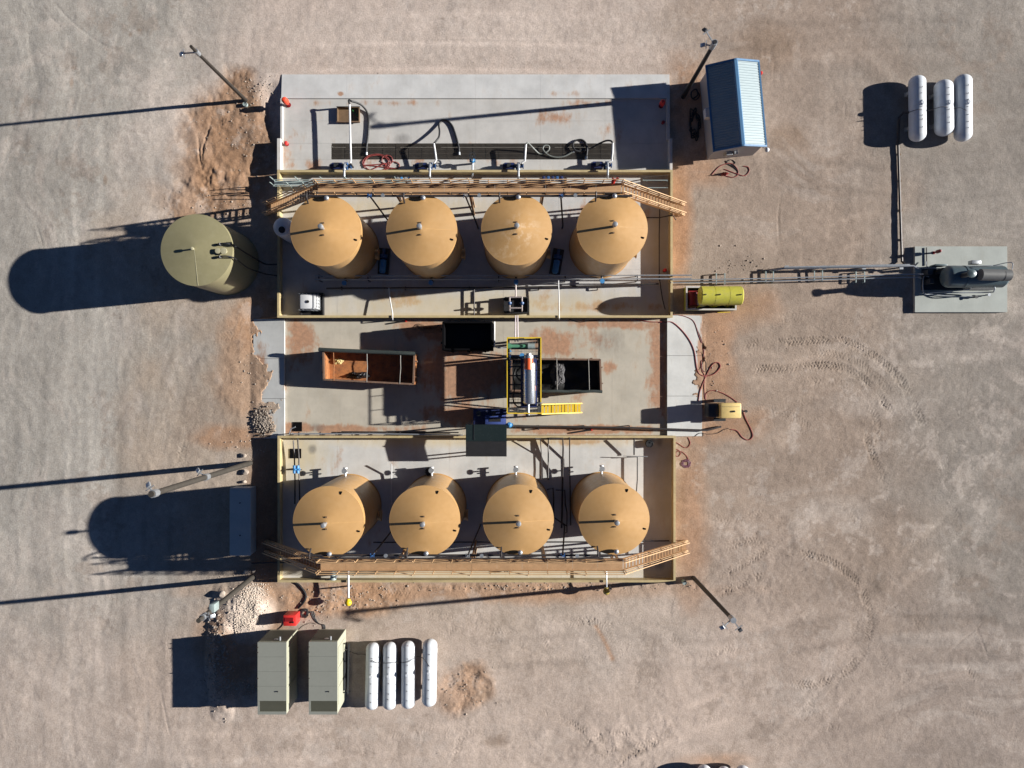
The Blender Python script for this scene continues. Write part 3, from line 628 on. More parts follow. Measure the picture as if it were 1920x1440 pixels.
# ------------------------------------------------------------------ walkways with stairs
def walkway(label, y, x0, x1, sx0, sx1, z, tank_side):
    t = thing('catwalk', label, 'catwalk', ((x0+x1)/2, y, ZF)); w = .36
    n = 12
    for i in range(n):
        a = x0+(x1-x0)*i/n+.006; b = x0+(x1-x0)*(i+1)/n-.006
        MB().box(a, b, y-w, y+w, z-.045, z+random.uniform(-.004, .004)).part('deck_plate', M_walk, t, False)
    for s in (-1, 1): MB().box(x0, x1, y+s*(w+.03)-.025, y+s*(w+.03)+.025, z-.2, z+.10).part('side_beam', M_walk, t, False)
    for s in (-1, 1):
        hr = MB(); yy = y+s*(w+.03)
        for hh in (.55, 1.07): hr.bar((x0, yy, z+hh), (x1, yy, z+hh), .045)
        hr.part('handrail', M_rail, t, False)
        m = 16
        for i in range(m+1):
            xx = x0+(x1-x0)*i/m
            MB().bar((xx, yy+s*.028, z-.1), (xx, yy+s*.028, z+1.05), .05).part('rail_post', M_rail, t, False)
        for i in range(1, m, 3):
            xx = x0+(x1-x0)*i/m; dx = (x1-x0)/m
            MB().bar((xx+.04, yy+s*.075, z+.05), (xx+dx-.04, yy+s*.075, z+1.0), .05).part('rail_brace', M_rail, t, False)
    for i in range(5):
        xx = x0+.3+(x1-x0-.6)*i/4
        c = MB(); c.bar((xx, y-.30, ZF), (xx, y-.30, z-.2), .14); c.bar((xx, y+.30, ZF), (xx, y+.30, z-.2), .14); c.bar((xx, y-.30, z*.5), (xx, y+.30, z*.5), .10); c.bar((xx, y-.30, z*.5), (xx, y+.30, z-.3), .07)
        c.part('support_frame', M_walk, t, False)
    for (xa, xb) in ((x0, sx0), (x1, sx1)):
        dx = xb-xa; zb = .03; st_ = []
        for s in (-1, 1):
            o = MB(); yy = y+s*(w+.02)
            o.bar((xa, yy, z-.06), (xb, yy, zb+.08), .05, .26); st_.append(o.part('stringer', M_rail, t, False))
            h = MB()
            for hh in (.55, 1.02): h.bar((xa, yy, z+hh), (xb, yy, zb+hh), .05)
            for i in range(6):
                f = (i+.15)/5.6; h.bar((xa+dx*f, yy, z+(zb-z)*f), (xa+dx*f, yy, z+(zb-z)*f+1.0), .04)
            h.part('stair_rail', M_rail, t, False)
        nt_ = 21
        for i in range(nt_):
            f = (i+.5)/nt_; cx = xa+dx*f; cz = z+(zb-z)*f
            MB().box(cx-.08, cx+.08, y-w+.02, y+w-.02, cz-.02, cz+.02).part('tread', M_walk, t, False)
    return t
ZD = 6.25
walkway('tan steel catwalk with stairs at both ends beside the loading pad', 13.30, X(596, ZD), X(1165, ZD), X(500), X(1281), ZD, -1)
walkway('tan steel catwalk with stairs at both ends beside the yellow-capped fill pipes', -12.36, X(601, ZD), X(1168, ZD), X(500), X(1287), ZD, 1)
# header pipes above the tank edges
def header(label, y, x0, x1, z, s, taps):
    t = thing('header_pipe', label, 'pipe', (x0, y, z))
    MB().cyl((x0, y, z), (x1, y, z), .075, 12).part('main_pipe', M_darkpipe, t)
    MB().cyl((x0+.4, y+s*.22, z-.10), (x1-.6, y+s*.22, z-.10), .05, 10).part('vent_line', M_darkpipe, t)
    for k, xx in enumerate(taps):
        v = MB(); v.cyl((xx-.14, y, z), (xx-.09, y, z), .15, 14); v.cyl((xx+.09, y, z), (xx+.14, y, z), .15, 14); v.cyl((xx, y, z), (xx, y, z+.32), .06, 8); v.part('valve', M_galv if k % 2 else M_blue, t)
        v2 = MB(); v2.cyl((xx+.95, y-s*.05, z), (xx+.95, y-s*.05, z+.30), .05, 8); v2.lathe([(0,.30),(.13,.30),(.13,.35),(0,.35)], (xx+.95, y-s*.05, z), 12); v2.part('hand_wheel', M_galv, t)
    for xx in taps:                             # sloping drop legs between the tanks
        MB().tube([(xx, y, z-.03), (xx+.03, y-s*.02, z-.4), (xx+.55, y-s*.75, ZF+.9), (xx+.55, y-s*.75, ZF)], .06, 8).part('drop_leg', M_darkpipe, t)
        MB().bar((xx+.2, y+s*.05, z-.08), (xx+.2, y+s*.50, z-.22), .08).part('hanger', M_darkpipe, t)
    return t
zh = 6.95
tU = [(X(UP[i][0])+X(UP[i+1][0]))/2-.25 for i in range(3)]; tL = [(X(LP[i][0])+X(LP[i+1][0]))/2-.25 for i in range(3)]
header('dark header pipe with valves over tank edges beside the loading pad catwalk', 12.68, X(562, zh), X(1185, zh), zh, 1, tU)
header('dark header pipe with valves over tank edges beside the catwalk near the propane tanks', -11.55, X(575, zh), X(1148, zh), zh, -1, tL)

# ------------------------------------------------------------------ olive tank and white poly tank
p = G(425.5, 493); t = thing('water_tank', 'olive green cone-roofed tank standing on bare soil outside the wall', 'tank', (p.x, p.y, 0))
r, ze, za = 2.46, 5.40, 5.80
MB().lathe([(r+.05, -.15), (r+.05, .05), (r, .05), (r, ze-.02), (0, ze-.02)], n=72).part('shell', M_green, t, local=True)
rf = MB().lathe([(r-.02, ze-.02), (r+.04, ze-.02), (r+.04, ze+.03), (r-.03, ze+.04), (.1, za), (0, za)], n=72).part('roof', M_green, t, local=True)
MB().bar((0, -.06, za+.0), (.10, -r, ze+.045), .035, .02).part('roof_seam', M_greenlight, rf, local=True)
v = MB(); v.cyl((-.05,0,za-.05), (-.05,0,za+.22), .06, 10); v.lathe([(0,.22),(.11,.22),(.11,.30),(0,.34)], (-.05,0,za), 12); v.part('vent', M_greenlight, rf, local=True)
for k, (dx, rr) in enumerate(((1.62, .19), (2.02, .22))):
    v = MB(); zz = ze+.05; v.cyl((dx, -.12, zz), (dx, -.12, zz+.30), rr*.6, 14); v.lathe([(rr,.30),(rr,.38),(0,.40)], (dx,-.12,zz), 16); v.cyl((dx,-.12,zz+.28),(dx,-.12,zz+.30), rr, 16); v.part('roof_hatch', M_greenlight, rf, local=True)
for k, (yy, r_) in enumerate(((.35, .06), (-.52, .05))):
    pts = [(1.55, yy, ze+.28), (1.95, yy+.03, ze+.42), (2.35, yy+.02, ze+.38), (2.62, yy-.05, ze-.15), (2.75, yy-.25-.12*k, 3.2), (3.05, yy-.5+.1*k, .9), (3.35, yy-.55+.1*k, .55), (4.05, yy-.55, .55)]
    q = MB().tube(smooth(pts, 5), r_, 8); q.cyl((1.50, yy, ze+.05), (1.50, yy, ze+.36), .05, 8); q.cyl((1.62,yy,ze+.26),(1.80,yy,ze+.40), .10, 10); q.part('inlet_pipe', M_black, t, local=True)
zt = 2.9; p = G(528.5, 424.5, zt); t = thing('poly_tank', 'white polyethylene tank with round black lid tucked behind tan tank', 'tank', (p.x, p.y, ZF))
MB().lathe([(0,0),(.70,0),(.72,.05),(.72,zt-.45),(.70,zt-.32),(.60,zt-.20),(.30,zt-.10),(0,zt-.08)], n=40).part('body', M_poly, t, local=True)
v = MB(); v.lathe([(0,0),(.24,0),(.24,.10),(.20,.12),(0,.12)], (0,-.25,zt-.14), 20); v.part('lid', M_black, t, local=True)

# ------------------------------------------------------------------ light poles
def pole(label, bx, by, tx, ty, h, r0, r1, mat, lamps, box=None):
    b = G(bx, by); b.z = gz(b.x, b.y); top = G(tx, ty, h)
    t = thing('light_pole', label, 'light pole', b, group=None)
    MB().cyl((b.x, b.y, b.z-.3), top, r0, 14, r1).part('pole', mat, t)
    for (kind, x, y_, z) in lamps:
        f = z/h; pp = b.lerp(top, f); q = G(x, y_, z+.1)
        br = MB(); br.bar(pp, q, .07); br.cyl(pp-Vector((0,0,.25)), pp+Vector((0,0,.25)), r1+.06, 10); 
        lp = MB(); d = (q-pp); d.z = 0; d = d.normalized(); sd_ = Vector((-d.y, d.x, 0))
        br.bar(q-sd_*.28, q+sd_*.28, .05)
        arm = br.part('bracket', M_galv, t)
        m = Matrix.Translation(q+d*.12) @ Matrix.Rotation(math.atan2(d.y, d.x), 4, 'Z') @ Matrix.Rotation(R(35), 4, 'Y')
        lp.bbox(-.06, .26, -.13, .13, -.06, .06, .03, m).part('lamp_head', M_galv if kind == 'g' else M_darkmach, t)
    if box: 
        q = b.lerp(top, box/h); MB().bbox(q.x-.02, q.x+.34, q.y-.05, q.y+.5, q.z-.4, q.z+.4, .03).part('control_box', M_teal, t)
    return t
pole('light pole with one left-facing lamp in the eroded soil by the loading pad', 461, 188, 358, 87, 9.3, .15, .10, M_wood, [('g', 345, 100, 8.4)])
pole('black light pole leaning over the blue-roofed building corner', 1281, 182, 1341, 78, 9.2, .17, .13, M_black, [('g', 1324, 84, 8.6), ('d', 1325, 60, 8.9)])
pole('black light pole beyond the corner of the lower containment wall', 1300, 1083, 1375, 1163, 10.1, .17, .13, M_black, [('g', 1359, 1173, 9.8), ('d', 1385, 1177, 9.9)])
pole('very tall weathered wooden light pole beside the slate cabinet', 470, 868, 283, 927, 15.6, .20, .17, M_wood2, [('g', 281, 915, 15.2), ('g', 375, 886, 8.2)])
pole('weathered wooden light pole with a grey control box above the gravel heap', 474, 1082, 372, 1164, 10.0, .20, .15, M_wood2, [('g', 392, 1156, 9.2)], 7.9)

# ------------------------------------------------------------------ propane tanks
def propane(label, px, y0, y1, wpx, zc=.82, rz=0., grp=None, n_fit=6, seed=0, rust=False):
    L = (y1-y0)*(H-zc)/FPX; r = wpx*(H-zc)/FPX/2; c = G(px, (y0+y1)/2, zc); rnd = random.Random(seed)
    t = thing('propane_tank', label, 'propane tank', (c.x, c.y, 0), rz, grp)
    hl = L/2-r*.85; prof = [(0, -L/2)]
    for i in range(1, 8): a = math.pi/2*i/8; prof.append((r*math.sin(a), -hl-r*.85*math.cos(a)))
    prof += [(r, -hl), (r, hl)] + [(rr, -zz) for rr, zz in prof[1:][::-1]] + [(0, L/2)]
    MB().lathe(prof, (0,0,zc), 32, Matrix.Rotation(R(-90), 4, 'X')).part('shell', M_white, t, local=True)
    for s in (-1, 1):
        sd_ = MB(); sd_.box(-r*.8, r*.8, s*L*.27-.12, s*L*.27+.12, .02, zc-r*.62); sd_.box(-r*.95, r*.95, s*L*.27-.16, s*L*.27+.16, -.05, .05); sd_.part('saddle', M_concplain, t, local=True)
    for i in range(n_fit):
        yy = (-.33+.62*i/(n_fit-1))*L+rnd.uniform(-.12, .12); hh = rnd.uniform(.06, .16)
        MB().cyl((rnd.uniform(-.05,.05), yy, zc+r-.01), (0, yy, zc+r+hh*.8), .024, 8).part('fitting', M_darkpipe, t, local=True)
    d = MB(); d.lathe([(0,0),(.17,0),(.17,.14),(.12,.20),(0,.21)], (0, L*.04, zc+r-.03), 16); d.part('valve_dome', M_white, t, local=True)
    for f in (-.36, .36): MB().cyl((0, L*f-.012, zc), (0, L*f+.012, zc), r+.006, 32).part('weld_seam', M_white, t, local=True)
    if rust: MB().lathe([(0,0),(.10,0),(.10,.03),(0,.03)], (0, L/2-r*.55, zc+r*.80), 12).part('end_fitting', M_dkred, t, local=True)
    return t
g1 = 'propane tanks beside the grey-green enclosures'
propane('white propane tank closest to the grey-green enclosures', 698.5, 1205, 1330, 26, .82, R(-1.2), g1, 6, 1)
propane('white propane tank second from the grey-green enclosures', 731, 1204, 1330, 26, .82, R(-.6), g1, 6, 2)
propane('white propane tank with a red fitting on its rounded end', 765.5, 1202, 1328, 26, .82, R(-.3), g1, 6, 3, True)
propane('white propane tank farthest from the grey-green enclosures, standing a little apart', 805.5, 1198, 1324, 27, .86, R(-1.0), g1, 6, 4)
g2 = 'propane tanks joined to the dark ground pipe'
propane('white propane tank nearest the dark ground pipe, with a regulator on top', 1720, 142, 265, 30, .80, R(.4), g2, 7, 5)
propane('short white propane tank between two longer ones', 1769.5, 150, 255, 33, .85, R(.8), g2, 6, 6)
propane('long white propane tank farthest from the dark ground pipe', 1805.5, 140, 265, 31, .90, R(.2), g2, 7, 7)
g3 = 'propane tank ends at the edge of the site'
for k, (px, y0) in enumerate(((1321, 1435), (1358, 1438), (1393, 1436))): propane(('white propane tank end at the rim of wide round shadow', 'white propane tank end set back between two others', 'white propane tank end beside orange tinted soil')[k], px, y0, y0+124, 26, .82, 0, g3, 6, 20+k)
def line_on_tanks(label, pts, r=.022, mat=M_darkpipe, cat='hose', name='gas_hose'):
    q = smooth(pts, 6); return one(name, MB().tube(q, r, 6), mat, label, cat, q[0])
rt = .82+.53
line_on_tanks('thin dark gas hose linking four white propane tanks beside the enclosures', [G(646,1217,.7), G(668,1226,.10), G(684,1227,.6), G(700,1240,rt+.08), G(716,1243,1.15), G(732,1243,rt+.08), G(748,1242,1.15), G(765,1241,rt+.08), G(783,1231,1.15), G(795,1236,rt), G(805,1250,rt+.10)])
line_on_tanks('thin dark gas hose linking three white propane tanks by the ground pipe', [G(1703,211,.8), G(1722,205,1.52), G(1738,208,1.1), G(1755,203,1.5), G(1770,200,1.62), G(1786,204,1.3), G(1800,202,1.6), G(1812,207,1.62)])
q = MB().tube([G(1704,211,.75), G(1694,211,.55), G(1686,220,.30), G(1684,270,.16), G(1688,400,.16), G(1691,490,.16), G(1697,496,.40)], .09, 9)
q = one('gas_pipe', q, M_darkpipe, 'dark ground pipe running from the white propane tanks to the equipment pad', 'pipe', G(1686,300,0))
for yy in (290, 340, 395, 450): MB().box(X(1684+(yy-270)*.03)-.13, X(1684+(yy-270)*.03)+.13, Y(yy)-.08, Y(yy)+.08, -.05, .09).part('pipe_block', M_brown, q)

# ------------------------------------------------------------------ blue-roofed building
ctr = G(1383, 196, 2.9); rz = R(5.2)
t = thing('control_building', 'control building with pale ribbed gable roof and blue trim', 'building', (ctr.x, ctr.y, 0), rz)
hw, hl, eh, rh = 1.93, 3.12, 2.55, 3.30
wl = MB(); wl.box(-hw+.18, hw-.18, -hl+.12, hl-.12, -.05, eh+.05)
wl.add([(-hw+.18,-hl+.122,eh+.05),(hw-.18,-hl+.122,eh+.05),(0,-hl+.122,rh-.08),(-hw+.18,hl-.122,eh+.05),(hw-.18,hl-.122,eh+.05),(0,hl-.122,rh-.08)], [(0,1,2),(3,5,4),(0,2,5,3),(1,4,5,2)])
wall_ = wl.part('wall', M_bwall, t, False, local=True)
for s in (-1, 1):
    for k in range(8):                          # ribbed roof sheets
        y0 = -hl+.06+(2*hl-.12)*k/8; y1 = -hl+.06+(2*hl-.12)*(k+1)/8; q = MB(); vs_ = []; fs = []; nr = 4
        prof = []
        for i in range(nr):
            a = y0+(y1-y0)*i/nr; w_ = (y1-y0)/nr
            prof += [(a, 0), (a+w_*.45, 0), (a+w_*.58, .032), (a+w_*.87, .032)]
        prof.append((y1, 0))
        for (yy, dz_) in prof:
            vs_ += [(s*.05, yy, rh+dz_), (s*(hw-.05), yy, eh+.02+dz_)]
        fs = [(2*i, 2*i+1, 2*i+3, 2*i+2) for i in range(len(prof)-1)]
        q.add(vs_, fs).part('roof_sheet', M_roofblue, t, False, local=True)
    for yy in (-hl, hl): MB().bar((s*.02, yy, rh+.03), (s*hw, yy, eh+.05), .14, .12).part('rake_trim', M_trimblue, t, False, local=True)
    MB().bar((s*hw, -hl-.07, eh+.01), (s*hw, hl+.07, eh+.01), .12, .12).part('eave_trim', M_trimblue, t, False, local=True)
MB().hexa([(-.19,-hl-.07,rh-.05),(.19,-hl-.07,rh-.05),(.19,hl+.07,rh-.05),(-.19,hl+.07,rh-.05),(-.10,-hl-.07,rh+.075),(.10,-hl-.07,rh+.075),(.10,hl+.07,rh+.075),(-.10,hl+.07,rh+.075)]).part('ridge_cap', M_trimblue, t, False, local=True)
MB().bbox(-hw-.22, -hw+.17, -.45, .25, 1.5, 2.1, .03).part('air_conditioner', M_poly, t, False, local=True)
MB().bbox(-.75, -.30, -hl-.14, -hl+.118, 1.0, 1.7, .02).part('electrical_box', M_galv, t, False, local=True)
MB().bbox(-.20, .10, -hl-.12, -hl+.118, 1.2, 1.7, .02).part('electrical_box', M_galv, t, False, local=True)
lm = MB(); lm.cyl((hw-.25,-hl+.1,2.3),(hw+.05,-hl-.20,2.45),.03,6); lm.ball((hw+.08,-hl-.24,2.45), .17, 14); lm.part('wall_lamp', M_white, t, local=True)
al = MB(); al.cyl((hw-.18,hl-.7,2.1),(hw+.22,hl-.7,2.1),.03,6); al.lathe([(0,0),(.13,0),(.13,.18),(.08,.26),(0,.28)],(hw+.24,hl-.7,2.05),14); al.part('beacon', M_red, t, local=True)
MB().box(hw-.178, hw-.14, -.2, .8, 0.05, 2.1).part('door', M_trimblue, t, False, local=True)

# ------------------------------------------------------------------ enclosures, red box, cabinet
def enclosure(label, x0, x1, y0, y1, h=2.85):
    a, b = G(x0, y1, h), G(x1, y0, h); t = thing('generator_enclosure', label, 'enclosure', ((a.x+b.x)/2, (a.y+b.y)/2, 0), group='grey-green enclosures')
    w, l = (b.x-a.x)/2, (b.y-a.y)/2
    MB().box(-w+.02, w-.02, -l+.02, l-.02, -.06, h-.06).part('body', M_enclside, t, False, local=True)
    ys_ = [-l, -l+.22, -l+1.0] + [-l+1.0+(2*l-1.0)*k/4 for k in range(1, 5)]
    for k, (p0, p1) in enumerate(zip(ys_, ys_[1:])):
        if k == 1:
            MB().box(-w, -w+.14, p0+.006, p1-.006, h-.049, h).part('roof_panel', M_encl, t, False, local=True)
            fr = MB().box(-w+.146, w-.012, p0+.006, p1-.006, h-.059, h-.045).part('vent_well', M_louvre, t, False, local=True)
            for j in range(9): MB().box(-w+.15, w-.03, p0+.03+j*.085, p0+.075+j*.085, h-.044, h-.005).part('louvre', M_louvre, t, False, local=True)
        else: MB().box(-w, w, p0+.006, p1-.006, h-.049, h+.002*k).part('roof_panel', M_encl, t, False, local=True)
    for s in (.35, .62, .90):
        MB().box(w-.019, w+.012, -l+2*l*(s-.24), -l+2*l*s, .35, h-.35).part('door', M_enclside, t, False, local=True)
    MB().cyl((w*.4, -l+1.7, h-.02), (w*.4, -l+1.7, h+.10), .04, 8).part('roof_stub', M_black, t, local=True)
    for yy in (.86, .93, .5): MB().box(-w-.06, -w+.06, -l+2*l*yy-.03, -l+2*l*yy+.03, h-.04, h+.06).part('lifting_lug', M_darkpipe, t, False, local=True)
    ex = MB(); ex.cyl((w*.1, l-.1, h-.6), (w*.1, l+.02, h-.6), .16, 12); ex.cyl((w*.45, l-.018, h-.35), (w*.45, l+.28, h-.35), .07, 10); ex.part('exhaust', M_galv, t, local=True)
    MB().box(-w+.05, w-.05, l-.019, l+.005, .3, h-.25).part('end_louvre', M_louvre, t, False, local=True)
    return t
enclosure('grey-green generator enclosure next to the shaded berm, dark louvre in its roof', 483, 537, 1204, 1340)
enclosure('grey-green generator enclosure next to the propane tanks, dark louvre in its roof', 579, 632.5, 1203, 1340)
t = thing('equipment_rack', 'dark steel rack lined up beside the grey-green enclosure', 'rack', G(650, 1255, 0))
MB().bar(G(654,1207,1.2), G(652,1300,1.2), .10).part('top_rail', M_darkmach, t)
MB().box(X(645), X(651), Y(1285), Y(1215), -.05, 1.0).part('cabinet', M_darkmach, t, False)
for yy in (1207, 1240, 1270, 1299): MB().bar(G(653.2,yy,-.05), G(653.2,yy,1.15), .08).part('post', M_darkmach, t)
h = 1.15; t = thing('welder_box', 'small red metal machine box beside the gravel heap', 'machine', G(548, 1157))
a, b = G(531, 1174, h), G(551, 1155, h)
bd = MB().bbox(a.x, b.x+.15, a.y, b.y+.05, .05, h, .04).part('body', M_red, t)
MB().box(a.x+.12, b.x-.05, b.y-.42, b.y-.12, h+.002, h+.03).part('top_grille', M_dkred, t, False)
MB().cyl((b.x-.05, a.y+.30, h-.01), (b.x-.05, a.y+.30, h+.10), .06, 10).part('cap', M_black, t)
MB().box(a.x+.1, a.x+.2, a.y+.1, b.y-.1, -.06, .06).part('skid', M_darkmach, t, False); MB().box(b.x-.15, b.x-.05, a.y+.1, b.y-.1, -.06, .06).part('skid', M_darkmach, t, False)
h = 1.3; a, b = G(430.5, 1042, h), G(470, 915, h)
t = thing('slate_cabinet', 'long slate grey steel cabinet lying in the tank shadow', 'cabinet', ((a.x+b.x)/2, (a.y+b.y)/2, 0))
MB().box(a.x+.04, b.x-.04, a.y+.04, b.y-.04, -.08, h-.06).part('body', M_cabinet, t, False)
MB().bbox(a.x, b.x, a.y, b.y-.12, h-.058, h, .02).part('lid', M_cabinet, t, False)
MB().box(a.x+.02, b.x-.02, b.y-.11, b.y, h-.20, h-.03).part('end_lip', M_kerb, t, False)
for f in (.3, .78): MB().cyl(((a.x+b.x)/2, a.y+(b.y-a.y)*f, h-.01), ((a.x+b.x)/2, a.y+(b.y-a.y)*f, h+.06), .05, 8).part('lid_knob', M_black, t)

# ------------------------------------------------------------------ loading pad fittings
def pump(label, px, py, grp):
    c = G(px, py, .5); t = thing('transfer_pump', label, 'pump', (c.x, c.y, ZU), group=grp)
    sk = MB(); 
    for yy in (-.26, .26): sk.box(-.75, .75, yy-.06, yy+.06, 0, .10)
    sk.box(-.70, -.58, -.2, .2, .10, .2); sk.box(.2, .34, -.2, .2, .10, .25); sk.part('skid', M_darkmach, t, False, local=True)
    m = MB(); m.cyl((-.68,0,.48), (.12,0,.48), .27, 20); m.cyl((-.78,0,.48),(-.682,0,.48), .22, 16)
    for k in range(10): 
        a = 2*math.pi*k/10; m.box(-.62, .06, math.cos(a)*.28-.015, math.cos(a)*.28+.015, .48+math.sin(a)*.28-.015, .48+math.sin(a)*.28+.015)
    m.part('motor', M_navy, t, local=True)
    MB().box(-.45, -.15, -.14, .14, .76, .90).part('terminal_box', M_darkmach, t, False, local=True)
    v = MB(); v.cyl((.30,0,.48), (.52,0,.48), .30, 20); v.cyl((.122,0,.48),(.30,0,.48), .12, 12); v.cyl((.52,0,.48),(.80,0,.48), .10, 12); v.cyl((.74,0,.48),(.80,0,.48), .18, 14); v.part('pump_casing', M_blue, t, local=True)
    s = MB(); s.tube([(.40,0,.78),(.40,0,1.05),(.40,-.25,1.16),(.40,-.95,1.18),(.40,-1.1,1.0)], .085, 10); s.cyl((.40,0,.77),(.40,0,.83), .16, 14); s.cyl((.40,-.4,1.16),(.40,-.5,1.17), .14, 12); s.part('discharge_pipe', M_galv, t, local=True)
    return t
gpmp = 'transfer pumps along the loading pad'
pump('transfer pump by the red hose coil with the longest white overhead pipe', 640, 313, gpmp)
pump('transfer pump between the blue valve and the red hose coil', 798, 313, gpmp)
pump('transfer pump between the blue valve and the looped grey hoses', 962, 313, gpmp)
pump('transfer pump at the end of the loading pad in front of building shadow', 1127, 311, gpmp)
def load_arm(label, pts, hose, hm, hr, base, end=True):
    t = thing('loading_arm', label, 'pipe', (base.x, base.y, ZU))
    MB().tube(pts, .075, 10).part('pipe', M_insul, t)
    MB().bar((base.x, base.y, ZU), (base.x, base.y, pts[0][2]+.02), .08).part('stand', M_darkpipe, t)
    q = smooth(hose, 8)
    h_ = MB().tube(q, hr, 9); ho = h_.part('hose', hm, t)
    d = (q[-1]-q[-2]).normalized(); MB().cyl(q[-1]-d*.1, q[-1]+d*.12, hr*1.35, 12).part('coupling', M_galv, ho)
    return t
zp = 1.22; zf = ZU+.08
load_arm('long white overhead pipe carrying a thick black hose by the brown pan', [Vector((G(657,306,zp).x, G(657,306,zp).y, zp)), G(658,300,zp+.03), G(656.5,250,zp+.03), G(655.5,196,zp+.05)],
         [G(655.5,196,zp+.05), G(654,188,zp+.06), G(660,190,zp-.02), G(670,193,.85), G(680,199,.45), G(689,212,zf), G(691.5,230,zf), G(690,255,zf), G(687.5,275,zf), G(687,288,zf)], M_black, .075, G(657,306,zp))
load_arm('short white pipe with a black hose arched over the grating', [G(814,306,1.0), G(818,300,1.02), G(816,285,1.05), G(813.5,269,1.1)],
         [G(813.5,269,1.1), G(818,264,1.05), G(823,256,.8), G(824,245,.5), G(823,234,.25), G(828,226,zf), G(838,226,zf), G(848,236,zf), G(855,255,zf), G(860,275,zf), G(861,288,zf)], M_black, .07, G(814,306,1.0))
load_arm('white pipe with a grey looped hose lying along the grating', [G(978,306,1.0), G(984,302,1.02), G(985,285,1.05), G(986,271,1.1)],
         [G(986,271,1.1), G(990,268,1.05), G(999,277,.6), G(1011,288,zf), G(1021,287,zf), G(1029,281,zf), G(1029,274,zf+.05), G(1021,273,zf+.1), G(1018,280,zf+.1), G(1027,290,zf+.05), G(1042,295,zf), G(1058,293,zf), G(1072,286,zf), G(1077,284,zf)], M_greyhose, .06, G(978,306,1.0))
load_arm('white pipe at the pad end with a black hose curled into a big loop', [G(1141,304,1.0), G(1147,302,1.02), G(1148.5,285,1.05), G(1149,268,1.1)],
         [G(1149,268,1.1), G(1145,264,1.1), G(1136,264,1.0), G(1122,270,.6), G(1108,278,zf), G(1092,283,zf), G(1079,282,zf+.1), G(1074,272,zf+.08), G(1079,264,zf), G(1090,262,zf), G(1098,268,zf), G(1101,280,zf), G(1099,296,zf)], M_black, .07, G(1141,304,1.0))
c = G(886, 302, .8); t = thing('valve_station', 'bright blue valve on a short pipe stand at the grating edge', 'valve', (c.x, c.y, ZU))
v = MB(); v.cyl((0,0,0),(0,0,.95),.08,10); v.cyl((0,-.02,.55),(0,-.9,.55),.08,10); v.cyl((0,-.9,.55),(0,-1.2,.9),.07,10); v.part('pipe', M_galv, t, local=True)
v = MB(); v.ball((0,0,.75),.19,14); v.cyl((-.22,0,.75),(.22,0,.75),.13,14); v.part('valve_body', M_lblue, t, local=True)
v = MB(); v.lathe([(.20,0),(.26,0),(.26,.04),(.20,.04),(.20,0)], (0,.3,1.0), 18); v.bar((-.22,.3,1.02),(.22,.3,1.02),.04); v.cyl((0,0,.9),(0,.3,1.0),.03,8); v.part('hand_wheel', M_darkmach, t, local=True)
c = G(652, 213, .55); t = thing('drip_pan', 'open brown steel pan standing on the loading pad', 'pan', (c.x, c.y, ZU))
w, l, h = .85, .56, .27
q = MB(); q.box(-w, w, -l, l, 0, .03); q.box(-w, -w+.05, -l, l, .031, h); q.box(w-.05, w, -l, l, .031, h); q.box(-w+.051, w-.051, -l, -l+.05, .031, h); q.box(-w+.051, w-.051, l-.05, l, .031, h)
q.part('pan', M_brown, t, False, local=True)
for (a_, b_) in ((-l-.04, -l+.004), (l-.004, l+.04)): MB().box(-w-.04, w+.04, a_, b_, h-.06, h+.02).part('rim', M_rustdk, t, False, local=True)
one('drain_hose', MB().tube(smooth([G(661,206,.25), G(665,212,.22), G(669,216,.2), G(673,216,.25)], 6), .018, 6), paint('green_hose', (.05,.35,.08), .5), 'thin green hose lying inside the brown steel pan', 'hose', G(665,212,.2))
q = []
for (cx, cy, rx, ry, a0, a1) in ((706,306,26,17,2.6,8.4),(726,300,10,9,2.2,8.5),(706,306,23,15,2.9,9.2),(736,310,13,7,1.,7.3)):
    for k in range(26):
        a = a0+(a1-a0)*k/25; q.append(G(cx+rx*math.cos(a), cy+ry*math.sin(a), ZU+.04+.03*(k % 3 == 0)))
one('red_hose', MB().tube(smooth(q, 3), .035, 6), M_redhose, 'red hose heaped in loose coils at the grating edge', 'hose', G(706,306,ZU))
def hydrant(label, px, py, hh, mat=M_red, r=.16, z0=ZU, grp=None, name='extinguisher_post'):
    c = G(px, py, z0); t = thing(name, label, 'post', c, group=grp)
    MB().lathe([(0,0),(r*.9,0),(r*.9,.05),(r*.5,.06),(r*.5,hh*.45),(0,hh*.45)], n=14).part('post', M_dkred, t, local=True)
    MB().lathe([(0,hh*.42),(r,hh*.42),(r*1.1,hh*.5),(r,hh*.85),(r*.6,hh*.97),(0,hh)], n=16).part('hood', mat, t, local=True)
    return t
hydrant('red hooded post on the kerb corner near the eroded soil', 541, 197, 1.25, paint('orange_red_paint', (.75,.07,.03), .45), .22)
hydrant('small red hooded post halfway along the kerb near the eroded soil', 538.5, 271, .45, M_red, .15)
hydrant('red hooded post in the building shadow on the loading pad', 1239, 199, 1.0, M_red, .2)
hydrant('tiny dark red post beside the kerb in the building shadow', 1242.5, 231, .35, M_dkred, .12)
hydrant('dark red post on the equipment pad', 1751, 474, .95, M_dkred, .13, .26)
hydrant('short red post standing inside the wall near the galvanised pipes', 1245, 508, .6, M_red, .13, ZF)
